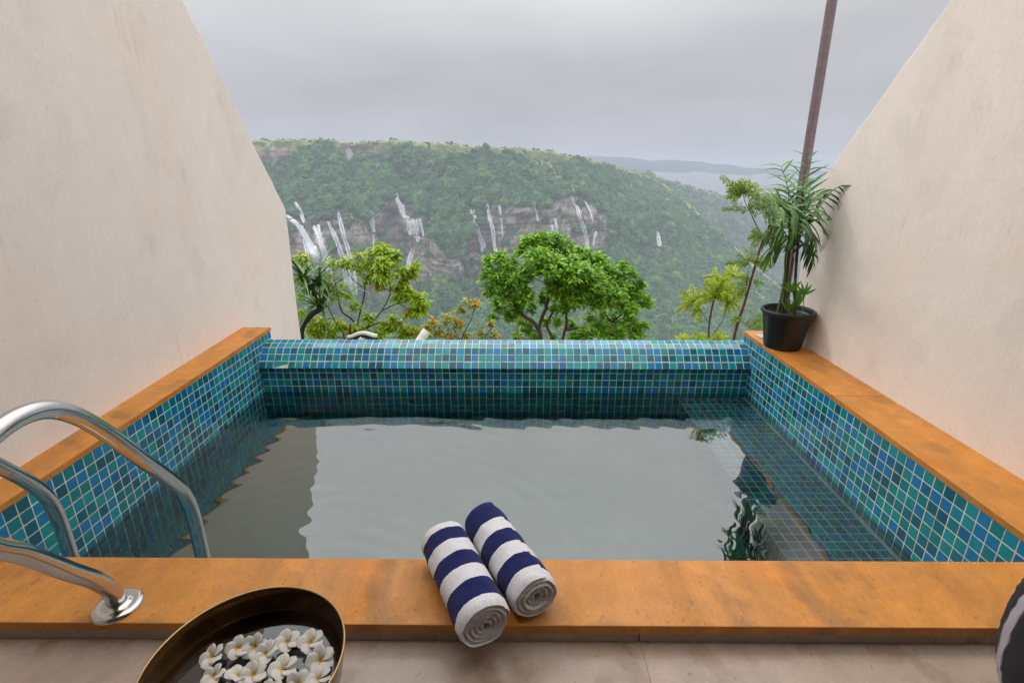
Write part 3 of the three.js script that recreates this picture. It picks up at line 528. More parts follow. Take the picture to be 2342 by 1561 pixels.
// ---------------------------------------------------------------- steel handrails of the pool ladder
M.steel = new THREE.MeshStandardMaterial({ color: RGB(0.62, 0.6, 0.58), metalness: 1, roughness: 0.2, roughnessMap: rep(tex(256, (u, v) => { const h = 0.75 + 0.25 * tile(u, v, 24, 201, 3); return [h, h, h]; }, false), 3) });
{
  // the rail lies in a plane across the coping: [distance, height]
  const line = [[1.016, 0.06], [1.012, 0.105], [0.985, 0.165], [0.93, 0.245], [0.85, 0.365], [0.79, 0.44], [0.772, 0.515], [0.80, 0.578], [0.865, 0.618], [0.94, 0.628], [1.0, 0.612], [1.055, 0.570], [1.11, 0.505], [1.215, 0.352], [1.29, 0.24], [1.325, 0.172], [1.342, 0.10], [1.345, -0.1], [1.345, -0.35], [1.345, -0.75]];
  for (const [x, label] of [[-1.0, 'curved steel handrail with round flange on the front coping'], [-1.425, 'curved steel handrail close to the narrow coping']]) {
    const g = group('pool_handrail', V(x, COPE_T, -1.016)); tag(g, label, 'handrail', 'steel ladder handrails');
    mesh('rail', tube(line.map(([z, y]) => V(0, y - COPE_T, 1.016 - z)), 0.0205, 0.0205, 20, 150), M.steel, g);
    const fl = new THREE.LatheGeometry([[0.021, 0.016], [0.026, 0.0155], [0.030, 0.012], [0.036, 0.0105], [0.040, 0.0125], [0.046, 0.012], [0.052, 0.0095], [0.0555, 0.005], [0.056, 0.0]].map(([a, b]) => new THREE.Vector2(a, b)), 48);
    mesh('flange', fl, M.steel, g);
    for (const y of [-0.52, -0.8]) if (x === -1.0) { const t = mesh('tread', new RoundedBoxGeometry(0.425, 0.03, 0.08, 2, 0.01), M.steel, g); t.position.set(-0.2125, y, -0.329); }
  }
}

// ---------------------------------------------------------------- rolled towels
const terryBump = tex(256, (u, v) => { const h = 0.5 + 0.45 * tile(u, v, 46, 301, 2); return [h, h, h]; }, false);
const towelMap = (bands) => {                // stripes along the roll, woven edges slightly ragged
  const size = 512, d = new Uint8Array(size * size * 4);
  for (let y = 0; y < size; y++) for (let x = 0; x < size; x++) {
    const u = x / size, t = y / size + 0.004 * tile(u, y / size, 50, 303, 2), n = 1 + 0.10 * tile(u, y / size, 80, 305, 2); let c = [0.9, 0.89, 0.9];
    for (const [a, b] of bands) if (t > a && t < b) c = [0.045, 0.085, 0.34].map((k) => k * (1 + 0.55 * (n - 1) * 4));
    for (let k = 0; k < 3; k++) d[(y * size + x) * 4 + k] = clamp(c[k] * n) * 255; d[(y * size + x) * 4 + 3] = 255;
  }
  const t = new THREE.DataTexture(d, size, size); t.wrapS = THREE.RepeatWrapping; t.wrapT = THREE.ClampToEdgeWrapping; t.magFilter = THREE.LinearFilter; t.minFilter = THREE.LinearMipmapLinearFilter; t.generateMipmaps = true; t.colorSpace = THREE.SRGBColorSpace; t.needsUpdate = true; return t;
};
function towel(front, back, R, len, bands, startAng, turns, seed, label) {
  const th = 0.0112, pitch = 0.0118, r0 = R - th * 0.5 - pitch * turns, per = 40, n = Math.round(turns * per), m = 34, P = [], U = [], I = [];
  const layer = rng(seed), jit = Array.from({ length: 8 }, () => (layer() - 0.5) * 0.012);
  const rad = (i) => { const a = i / per; return r0 + pitch * a; };
  const put = (i, r, s, edge) => {
    const ang = startAng - i / per * 2 * Math.PI, lay = Math.min(7, Math.floor(i / per)), jf = lerp(jit[lay], jit[Math.min(7, lay + 1)], (i / per) % 1);
    const zz = s * len, sag = 1 + 0.035 * noise3(Math.cos(ang) * 1.3 + seed, Math.sin(ang) * 1.3, s * 3) + 0.014 * noise3(Math.cos(ang) * 2 + seed, Math.sin(ang) * 5, s * 9), fl = Math.sin(ang) < 0 ? lerp(1, 0.93, -Math.sin(ang)) : 1, pile = 1 + 0.012 * noise3(Math.cos(ang) * 9 + seed, Math.sin(ang) * 9, s * 26);
    const rr = Math.max(0.002, r * sag * pile) * (1 - 0.03 * edge * edge), endz = jf * (1 - sstep(0, 0.2, s)) + jf * sstep(0.8, 1, s);
    P.push(Math.cos(ang) * rr * 1.03, Math.sin(ang) * rr * 0.97 * fl, -zz + endz + edge * 0); U.push(i / per, s);
  };
  const rows = [];
  // closed loop across the section: outer side front to back, then inner side back to front, with rounded selvedges
  const loop = []; for (let j = 0; j <= m; j++) { const s = j / m, e = Math.min(s, 1 - s) * len, k = e < 0.007 ? Math.sqrt(1 - (1 - e / 0.007) ** 2) : 1; loop.push([s, 0.5 * k]); } for (let j = m; j >= 0; j--) { const s = j / m, e = Math.min(s, 1 - s) * len, k = e < 0.007 ? Math.sqrt(1 - (1 - e / 0.007) ** 2) : 1; loop.push([s, -0.5 * k]); }
  for (let i = 0; i <= n; i++) for (const [s, o] of loop) put(i, rad(i) + o * th * (i > n - 4 ? (n - i + 1) / 5 : 1), s, 0);
  const w = loop.length; for (let i = 0; i < n; i++) for (let j = 0; j < w; j++) { const a = i * w + j, b = i * w + (j + 1) % w; I.push(a, b, a + w, b, b + w, a + w); }
  const g = new THREE.BufferGeometry(); g.setAttribute('position', new THREE.Float32BufferAttribute(P, 3)); g.setAttribute('uv', new THREE.Float32BufferAttribute(U, 2)); g.setIndex(I); g.computeVertexNormals();
  const mat = new THREE.MeshPhysicalMaterial({ map: towelMap(bands), roughness: 1, sheen: 0.5, sheenColor: RGB(0.35, 0.35, 0.4), sheenRoughness: 0.8, bumpMap: (() => { const t = terryBump.clone(); t.repeat.set(6, 5); t.needsUpdate = true; return t; })(), bumpScale: 0.002 });
  const t = mesh('rolled_towel', g, mat); t.position.copy(front); t.rotation.y = Math.atan2(-(back.x - front.x), -(back.z - front.z)); return tag(t, label, 'towel');
}
towel(V(-0.066, COPE_T + 0.063, -0.905), V(-0.19, 0, -1.165), 0.067, 0.322, [[0.1, 0.275], [0.43, 0.59], [0.745, 0.90]], -2.35, 4.6, 11, 'rolled blue and white striped towel overhanging the coping edge with white far end');
towel(V(0.056, COPE_T + 0.063, -0.985), V(-0.07, 0, -1.235), 0.067, 0.325, [[0.135, 0.30], [0.45, 0.61], [0.765, 1.1]], -2.6, 4.4, 23, 'rolled blue and white striped towel set back with blue far end');

// ---------------------------------------------------------------- bronze bowl with floating frangipani
const BOWL = V(-0.518, 0, -0.743), B_WATER = 0.155;
{
  const g = group('bronze_bowl', BOWL); tag(g, 'dark bronze bowl of water and white flowers on the floor', 'bowl');
  const out = [[0.0, 0.0], [0.06, 0.0], [0.1, 0.012], [0.135, 0.045], [0.158, 0.09], [0.172, 0.14], [0.1805, 0.19], [0.184, 0.2055], [0.1835, 0.2085], [0.181, 0.2085], [0.177, 0.19], [0.1685, 0.14], [0.1545, 0.09], [0.131, 0.049], [0.098, 0.018], [0.06, 0.007], [0.0, 0.006]];
  const bronzeMap = tex(512, (u, v) => { const k = 0.5 + 0.5 * tile(u, v, 5, 401, 5), s = sstep(0.3, 0.6, tile(u, v, 16, 403, 4)); return [lerp(0.22, 0.5, k) + 0.06 * s, lerp(0.15, 0.35, k) + 0.04 * s, lerp(0.08, 0.19, k)]; });
  const bm = new THREE.MeshStandardMaterial({ map: bronzeMap, metalness: 0.85, roughness: 0.42, roughnessMap: stoneRough });
  bronzeMap.repeat.set(2, 1);
  mesh('bowl_shell', new THREE.LatheGeometry(out.map(([a, b]) => new THREE.Vector2(a, b)), 96), bm, g);
  const rim = new THREE.TorusGeometry(0.1825, 0.0024, 10, 110); rim.rotateX(Math.PI / 2); const rm = mesh('rim', rim, std(0.42, 0.28, 0.13, 0.3, { metalness: 1 }), g); rm.position.y = 0.2085;
  const wp = [[0, 0.02], [0.095, 0.022], [0.129, 0.05], [0.153, 0.09], [0.167, 0.14], [0.1712, B_WATER], [0.15, B_WATER], [0, B_WATER]];
  mesh('bowl_water', new THREE.LatheGeometry(wp.map(([a, b]) => new THREE.Vector2(a, b)), 96), new THREE.MeshPhysicalMaterial({ color: RGB(1, 1, 1), roughness: 0, transmission: 1, thickness: 0.1, ior: 1.5, clearcoat: 1, clearcoatRoughness: 0, attenuationColor: RGB(0.35, 0.33, 0.3), attenuationDistance: 0.06 }), g);
}
{
  // one petal: broad, rolled along one edge, yellow throat
  const petal = (seed) => {
    const nu = 8, nv = 12, P = [], C = [], I = [], r = rng(seed), roll = 0.6 + 0.3 * r(), cup = 0.35 + 0.25 * r(), yel = 0.34 + 0.3 * r();
    for (let j = 0; j <= nv; j++) for (let i = 0; i <= nu; i++) {
      const v = j / nv, u = i / nu - 0.5, w = 0.029 * Math.pow(Math.sin(Math.PI * Math.min(0.93, 0.06 + 0.87 * Math.pow(v, 1.15))), 0.62) * (0.35 + 0.65 * sstep(0, 0.5, v)) + 0.002, x = u * w * (1 + 0.15 * v), y = 0.033 * v;
      const curl = u > 0.1 ? (u - 0.1) * roll : 0, z = 0.011 * cup * Math.sin(v * 2.2) + 0.004 * (u * 2) - 0.012 * curl * curl * 4 * v + 0.006 * (1 - v) * 0 - 0.006 * v * v;
      P.push(x - (u > 0.2 ? (u - 0.2) * w * 0.5 * roll : 0), y, z + 0.004 * v); const k = 1 - sstep(0.04, yel, v - 0.08 * Math.abs(u)); C.push(lerp(0.72, 0.7, k), lerp(0.68, 0.42, k), lerp(0.62, 0.015, k));
    }
    for (let j = 0; j < nv; j++) for (let i = 0; i < nu; i++) { const a = j * (nu + 1) + i, b = a + nu + 1; I.push(a, a + 1, b, a + 1, b + 1, b); }
    const g = new THREE.BufferGeometry(); g.setAttribute('position', new THREE.Float32BufferAttribute(P, 3)); g.setAttribute('color', new THREE.Float32BufferAttribute(C, 3)); g.setIndex(I); g.computeVertexNormals(); return g;
  };
  const kinds = [1, 2, 3, 4, 5, 6].map(petal), mat = phys(1, 1, 1, 0.6, { vertexColors: true, transmission: 0.22, thickness: 0 }), r = rng(91);
  const spots = [[488, 1504], [546, 1484], [586, 1480], [611, 1497], [658, 1471], [712, 1472], [735, 1511], [648, 1534], [581, 1545], [543, 1549], [491, 1549], [729, 1556], [683, 1566], [620, 1585], [556, 1590], [500, 1592], [668, 1606]];
  spots.forEach(([x, y], i) => {
    const p = atY(x, y, B_WATER + 0.006), f = group('frangipani_flower', p); f.rotation.set((r() - 0.5) * 0.5 + 0.12, r() * 6.28, (r() - 0.5) * 0.5); f.scale.setScalar(0.72 + 0.2 * r());
    for (let k = 0; k < 5; k++) { const m = mesh('petal', kinds[Math.floor(r() * 6)], mat, f); m.rotation.order = 'YXZ'; m.rotation.set(-Math.PI / 2 + 0.38 + 0.16 * (r() - 0.5), k * 1.2566, 0.22); m.position.y = 0.001 * k; }
    tag(f, 'white frangipani flower with yellow centre floating in the bronze bowl', 'flower', 'frangipani flowers in the bowl');
  });
}

// ---------------------------------------------------------------- dark striped pouf at the end of the floor
{
  const H = 0.4, R = 0.205, nu = 160, nv = 40, P = [], C = [], I = [];
  for (let j = 0; j <= nv; j++) for (let i = 0; i <= nu; i++) {
    const a = i / nu * 2 * Math.PI, b = (j / nv - 0.5) * Math.PI, rr = R * Math.pow(Math.max(0, Math.cos(b)), 0.5), y = H / 2 + H / 2 * Math.sign(b) * Math.pow(Math.abs(Math.sin(b)), 0.85);
    const k = 1 + 0.012 * noise3(Math.cos(a) * 12, y * 40, Math.sin(a) * 12); P.push(Math.cos(a) * rr * k, y, Math.sin(a) * rr * k);
    const ph = (a / (2 * Math.PI) * 11 + 0.35 + 0.035 * noise3(Math.cos(a) * 9, y * 50, Math.sin(a) * 9)) % 1, on = ph > 0.62 && ph < 0.93; C.push(...(on ? [0.34, 0.32, 0.37] : [0.012, 0.013, 0.018]));
  }
  for (let j = 0; j < nv; j++) for (let i = 0; i < nu; i++) { const a = j * (nu + 1) + i, b = a + nu + 1; I.push(a, b, a + 1, a + 1, b, b + 1); }
  const g = new THREE.BufferGeometry(); g.setAttribute('position', new THREE.Float32BufferAttribute(P, 3)); g.setAttribute('color', new THREE.Float32BufferAttribute(C, 3)); g.setIndex(I); g.computeVertexNormals();
  const m = mesh('striped_pouf', g, phys(1, 1, 1, 1, { vertexColors: true, bumpMap: null })); m.position.set(1.185, 0, -0.72); tag(m, 'black fabric pouf with pale vertical stripes at the end of the floor', 'pouf');
}

// ---------------------------------------------------------------- plants
class Leaves {
  constructor() { this.P = []; this.C = []; this.I = []; }
  add(p, dir, nrm, L, W, col, droop = 0.2, fold = 0.25) {
    const d = dir.clone().normalize(), s = d.clone().cross(nrm).normalize(), n = s.clone().cross(d).normalize(), k = this.P.length / 3;
    const at = (a, b, c) => { this.P.push(p.x + d.x * a * L + s.x * b * W + n.x * c * L, p.y + d.y * a * L + s.y * b * W + n.y * c * L, p.z + d.z * a * L + s.z * b * W + n.z * c * L); this.C.push(...col); };
    at(0, 0, 0); at(0.42, -0.5, fold * W / L); at(0.42, 0, -0.02); at(0.42, 0.5, fold * W / L); at(0.78, -0.3, -droop * 0.5 + fold * W / L * 0.6); at(0.78, 0, -droop * 0.55); at(0.78, 0.3, -droop * 0.5 + fold * W / L * 0.6); at(1, 0, -droop);
    this.I.push(k, k + 2, k + 1, k, k + 3, k + 2, k + 1, k + 2, k + 5, k + 1, k + 5, k + 4, k + 2, k + 3, k + 6, k + 2, k + 6, k + 5, k + 4, k + 5, k + 7, k + 5, k + 6, k + 7);
  }
  build(name, parent, mat) { const g = new THREE.BufferGeometry(); g.setAttribute('position', new THREE.Float32BufferAttribute(this.P, 3)); g.setAttribute('color', new THREE.Float32BufferAttribute(this.C, 3)); g.setIndex(this.I); g.computeVertexNormals(); const m = mesh(name, g, mat, parent); m.userData.kind = 'stuff'; return m; }
}
const leafMat = phys(1, 1, 1, 0.42, { vertexColors: true, transmission: 0.5, thickness: 0 });
const glossLeaf = phys(1, 1, 1, 0.33, { vertexColors: true, transmission: 0.25, thickness: 0 });
const barkMap = tex(256, (u, v) => { const k = 0.5 + 0.5 * tile(u, v, 9, 501, 4); return [lerp(0.22, 0.48, k), lerp(0.16, 0.4, k), lerp(0.11, 0.33, k)]; }); barkMap.repeat.set(1, 6);
M.bark = new THREE.MeshStandardMaterial({ map: barkMap, roughness: 0.9 });
M.redBark = new THREE.MeshStandardMaterial({ map: barkMap, color: RGB(1, 0.62, 0.42), roughness: 0.85 });
const local = (o, p) => p.clone().sub(o);
// a tree: limbs given as photo lines at the tree's distance, crown as clumps [px, py, radius px, depth offset m]
function makeTree(name, label, cat, grp, dist, base, limbs, clumps, o) {
  const r = rng(o.seed), B = atZ(base[0], base[1], dist), hillY = -0.5 - (dist - 3.9) * 0.62; B.y = Math.min(B.y, hillY + 0.4);
  const root = V(B.x, hillY - 0.1, B.z), g = group(name, root); tag(g, label, cat, grp);
  const limbPts = [];
  limbs.forEach(([r0, r1, ...pts], li) => {
    const w = pts.map(([x, y, dz = 0]) => atZ(x, y, dist + dz)); if (li === 0 || pts[0][1] > 770) w.unshift(root.clone().add(V((w[0].x - root.x) * 0.25, 0.05, 0)));
    w.forEach((p) => limbPts.push(p)); mesh(li === 0 ? 'trunk' : 'limb', tube(w.map((p) => local(root, p)), r0, r1, 8, w.length * 6, 0.12), o.bark, g);
  });
  const twigs = [], lv = new Leaves(), px = dist / FOCAL;
  for (const [cx, cy, cr, dz = 0, dens = 1] of clumps) {
    const c = atZ(cx, cy, dist + dz), R = cr * px; let best = limbPts[0], bd = 1e9; for (const p of limbPts) { const q = p.distanceTo(c) + (p.y > c.y + 0.1 ? 0.5 : 0); if (q < bd) { bd = q; best = p; } }
    const mid = best.clone().lerp(c, 0.55).add(V((r() - 0.5) * R * 0.6, -R * 0.15, (r() - 0.5) * R * 0.6)); twigs.push(tube([best, mid, c].map((p) => local(root, p)), o.twig * 1.6, o.twig * 0.7, 5, 8));
    const nt = Math.max(3, Math.round(R * R * o.sprays * dens));
    for (let k = 0; k < nt; k++) {
      let d; do { d = V(r() * 2 - 1, r() * 2 - 1, r() * 2 - 1); } while (d.lengthSq() > 1); if (r() < 0.75) d.setLength(0.55 + 0.45 * r()); d.y *= 0.85;
      const tip = c.clone().addScaledVector(d, R * (1 + 0.25 * noise3(cx + d.x * 3, cy + d.y * 3, d.z * 3))), ax = tip.clone().sub(c).normalize();
      if (k % 2 === 0) twigs.push(tube([c.clone().lerp(tip, 0.05), c.clone().lerp(tip, 0.6).add(V(0, -0.03 * R, 0)), tip].map((p) => local(root, p)), o.twig * 0.6, o.twig * 0.25, 4, 4));
      const col0 = o.color(r);
      for (let q = 0; q < o.per; q++) {
        const a = r() * 6.28, out = ax.clone().multiplyScalar(0.5 + 0.4 * r()).add(V(Math.cos(a) * 0.8, (r() - 0.45) * 0.7 + o.lift, Math.sin(a) * 0.8)).normalize(), nn = V((r() - 0.5) * 0.9, 1, (r() - 0.5) * 0.9 + 0.25).normalize();
        const L = o.leaf * (0.45 + 0.95 * r()), j = 0.85 + 0.3 * r(), pos = tip.clone().addScaledVector(ax, -r() * o.leaf * 1.1).add(V((r() - 0.5) * o.leaf * 0.6, (r() - 0.5) * o.leaf * 0.6, (r() - 0.5) * o.leaf * 0.6));
        lv.add(local(root, pos), out, nn, L, L * o.ratio, col0.map((k2) => k2 * j), o.droop * (0.5 + r()), 0.3);
      }
    }
  }
  mesh('twigs', join(twigs), o.bark, g).userData.kind = 'stuff'; lv.build('crown', g, o.mat ?? leafMat); return g;
}
const green = (r) => { const k = r(), y = r() < 0.2 ? 1 : 0; return [lerp(0.12, 0.4, k) + 0.1 * y, lerp(0.34, 0.7, k) + 0.05 * y, lerp(0.012, 0.022, k)]; };
makeTree('broadleaf_tree', 'round bushy bright green tree with forked grey limbs behind the overflow wall', 'tree', null, 9, [1240, 800],
  [[0.055, 0.04, [1236, 775], [1232, 752]], [0.038, 0.02, [1232, 752], [1218, 735], [1198, 722], [1182, 695], [1160, 660]], [0.035, 0.018, [1232, 752], [1240, 725], [1250, 700], [1256, 650], [1262, 600]], [0.032, 0.018, [1268, 785], [1256, 758], [1250, 745], [1258, 725], [1275, 700, 0.2], [1300, 650]], [0.035, 0.018, [1285, 785], [1292, 755], [1296, 735], [1296, 715], [1330, 670], [1370, 640, 0.3]], [0.026, 0.014, [1292, 755], [1330, 748], [1400, 735], [1440, 700]]],
  [[1240, 555, 30], [1205, 552, 20], [1268, 548, 24, 0.2], [1192, 572, 20, 0.1], [1290, 580, 38, 0.2], [1330, 585, 30], [1362, 600, 30, 0.2], [1228, 595, 34, -0.3], [1262, 610, 40, -0.4], [1310, 625, 44, -0.4], [1352, 640, 40, -0.3], [1390, 625, 30, 0.1], [1425, 607, 15], [1442, 625, 17], [1418, 645, 28], [1448, 672, 30], [1462, 648, 18], [1478, 690, 22], [1400, 680, 36, -0.3], [1435, 705, 30, -0.2], [1365, 690, 26, -0.2], [1320, 675, 38, -0.3], [1275, 660, 34, -0.2], [1118, 598, 17], [1145, 590, 20], [1165, 605, 22], [1112, 628, 18, 0.1], [1140, 635, 30, -0.1], [1178, 640, 30, -0.2], [1205, 625, 24], [1120, 665, 20, 0.1], [1160, 675, 30, -0.2], [1200, 675, 26, -0.2], [1180, 705, 24], [1140, 700, 20], [1128, 728, 15], [1165, 725, 17], [1245, 680, 22, 0.2], [1215, 705, 16, 0.2], [1205, 755, 20, 0.2], [1192, 735, 12, 0.2], [1270, 705, 18, 0.1], [1295, 700, 24, -0.1], [1275, 735, 15, 0.2], [1400, 735, 28, 0.2], [1440, 735, 20], [1375, 752, 26, -0.2], [1415, 762, 28, -0.3], [1455, 758, 22], [1475, 745, 13], [1340, 765, 26, -0.3], [1310, 775, 20, -0.2], [1380, 720, 16, 0.3], [1350, 725, 16, 0.3], [1250, 738, 14, 0.4], [1305, 742, 18, 0.4], [1225, 772, 16, 0.3], [1265, 772, 14, 0.4], [1180, 770, 14, 0.3]],
  { seed: 61, bark: M.bark, twig: 0.006, sprays: 1700, per: 6, leaf: 0.08, ratio: 0.5, droop: 0.22, lift: 0.1, color: green });
const zz = (list) => list.map(([x, y, q, ...k]) => [660 + x * 0.16015, 540 + y * 0.16015, q * 0.185, ...k]), zl = (r0, r1, ...p) => [r0, r1, ...p.map(([x, y, d]) => [660 + x * 0.16015, 540 + y * 0.16015, d ?? 0])];
makeTree('laurel_tree', 'open shrubby tree with yellow-green leaves and reddish stems before the waterfalls', 'tree', null, 6.2, [815, 800],
  [zl(0.0149, 0.0074, [950, 1450], [985, 1250], [1035, 1020], [1075, 870], [1100, 660], [1150, 530], [1230, 420]), zl(0.0118, 0.0056, [985, 1440], [1100, 1310], [1210, 1210], [1330, 1060], [1430, 880], [1450, 780], [1440, 560]), zl(0.0124, 0.0056, [935, 1220], [860, 1150], [770, 1090], [720, 950], [690, 780], [640, 560], [630, 440]), zl(0.0124, 0.0068, [800, 1450], [720, 1290], [640, 1180], [560, 1000]), zl(0.0087, 0.0043, [1450, 780], [1600, 740], [1720, 600], [1790, 480]), zl(0.0087, 0.0043, [1330, 1060], [1560, 960], [1780, 930]), zl(0.0068, 0.0031, [1060, 730], [900, 600], [830, 480]), zl(0.0068, 0.0031, [1090, 560], [960, 360]), zl(0.0217, 0.0124, [880, 1470, -0.3], [880, 1260, -0.3]), zl(0.0099, 0.0050, [1110, 1310], [1330, 1230], [1500, 1300])],
  zz([[1320, 210, 120], [1450, 320, 110], [1330, 390, 100, -0.2], [1500, 270, 80], [1100, 370, 70], [1170, 240, 50], [1000, 280, 50], [830, 390, 85], [640, 380, 65], [1620, 500, 80], [1800, 430, 60], [1750, 560, 60], [1230, 510, 90], [1370, 560, 110, -0.2], [1120, 640, 60], [1300, 690, 70], [1540, 740, 60], [1720, 830, 95], [1880, 930, 110], [1850, 1060, 95], [1730, 1080, 75], [560, 720, 95], [620, 830, 80], [850, 840, 55], [950, 990, 65], [1650, 720, 50], [400, 920, 60], [1150, 1170, 75], [1000, 1310, 80], [1400, 1300, 95], [1560, 1290, 75], [700, 1270, 85], [190, 320, 75], [170, 1090, 50], [480, 1270, 85], [250, 470, 55], [320, 1350, 70], [1250, 1400, 70], [1750, 1330, 70], [840, 1340, 60], [1480, 1180, 55], [120, 620, 60], [110, 850, 60], [300, 1180, 70], [420, 1400, 70], [600, 1400, 70], [900, 1420, 60], [1100, 1420, 70], [1650, 1400, 70], [1850, 1420, 60], [1950, 1380, 50], [560, 560, 50], [1000, 480, 50], [1640, 640, 60], [1560, 880, 55], [760, 700, 40]]),
  { seed: 62, bark: M.redBark, twig: 0.0035, sprays: 5200, per: 6, leaf: 0.07, ratio: 0.38, droop: 0.35, lift: -0.08, color: (r) => { const k = r(), o = r() < 0.06; return o ? [0.6, 0.4, 0.02] : [lerp(0.30, 0.58, k), lerp(0.5, 0.72, k), 0.012]; } });
makeTree('flowering_shrub', 'low shrub with yellow and orange young leaves beside the white pipe', 'shrub', null, 7, [1050, 800],
  [[0.012, 0.005, [1050, 800], [1062, 760], [1078, 730], [1086, 700]], [0.01, 0.005, [1030, 800], [1020, 770], [1000, 745]], [0.01, 0.005, [1055, 785], [1042, 760], [1035, 735]], [0.008, 0.004, [1100, 800], [1110, 770], [1122, 752]]],
  [[1085, 695, 16], [1065, 690, 9], [1055, 712, 13], [1022, 732, 17], [990, 740, 16], [975, 750, 14], [1048, 745, 16], [1000, 762, 16], [1030, 768, 16], [1065, 765, 12], [1125, 745, 12], [960, 765, 16], [1100, 765, 14], [1130, 768, 12]],
  { seed: 63, bark: M.bark, twig: 0.003, sprays: 2600, per: 6, leaf: 0.06, ratio: 0.4, droop: 0.2, lift: 0.15, color: (r) => { const k = r(); return k < 0.28 ? [0.72, 0.42, 0.03] : k < 0.65 ? [0.55, 0.52, 0.03] : [0.24, 0.38, 0.03]; } });

// young trees with compound leaves: leaflets in pairs along a thin stalk
function featherTree(name, label, grp, dist, base, limbs, sprays, o) {
  const r = rng(o.seed), B = atZ(base[0], base[1], dist), hillY = -0.5 - (dist - 3.9) * 0.62, root = V(B.x, hillY - 0.1, B.z), g = group(name, root); tag(g, label, 'tree', grp);
  limbs.forEach(([r0, r1, ...pts], li) => { const w = pts.map(([x, y, dz = 0]) => atZ(x, y, dist + dz)); if (li === 0) w.unshift(root.clone()); mesh(li ? 'limb' : 'trunk', tube(w.map((p) => local(root, p)), r0, r1, 8, w.length * 6, 0.1), o.bark, g); });
  const lv = new Leaves(), st2 = [];
  for (const [x0, y0, x1, y1, dz = 0] of sprays) {
    const a = atZ(x0, y0, dist), b = atZ(x1, y1, dist + dz), d = b.clone().sub(a), L = d.length(), mid = a.clone().lerp(b, 0.5).add(V(0, L * 0.12, 0)), cv = new THREE.QuadraticBezierCurve3(a, mid, b); st2.push(tube([a, mid.clone().lerp(a.clone().lerp(b, 0.5), 0.5), b].map((p) => local(root, p)), 0.0025, 0.001, 4, 6));
    const n = Math.max(4, Math.round(L / o.gap)), tone = r();
    for (let k = 1; k <= n; k++) for (const s of [-1, 1]) { const t = k / n, p = cv.getPoint(t), tg = cv.getTangent(t), side = tg.clone().cross(V((r() - 0.5) * 0.8, (r() - 0.5) * 0.8, 1)).normalize().multiplyScalar(s), out = side.multiplyScalar(0.8).addScaledVector(tg, 0.55).add(V((r() - 0.5) * 0.3, -0.3 - 0.2 * r(), (r() - 0.5) * 0.8)); const c = o.color(r, tone); lv.add(local(root, p), out, V((r() - 0.5) * 0.6, 0.7, 0.6), o.leaf * (0.7 + 0.5 * r()) * (1 - 0.35 * t), o.leaf * 0.36, c, 0.25, 0.3); }
  }
  mesh('leaf_stalks', join(st2), o.bark, g).userData.kind = 'stuff'; lv.build('crown', g, leafMat); return g;
}
const zc = 260 / 990, zq = (x, y) => [1530 + x * zc, 380 + y * zc], zp = (l) => l.map(([a, b, c, d, e]) => [...zq(a, b), ...zq(c, d), e ?? 0]), zb = (r0, r1, ...p) => [r0, r1, ...p.map((q) => zq(...q))];
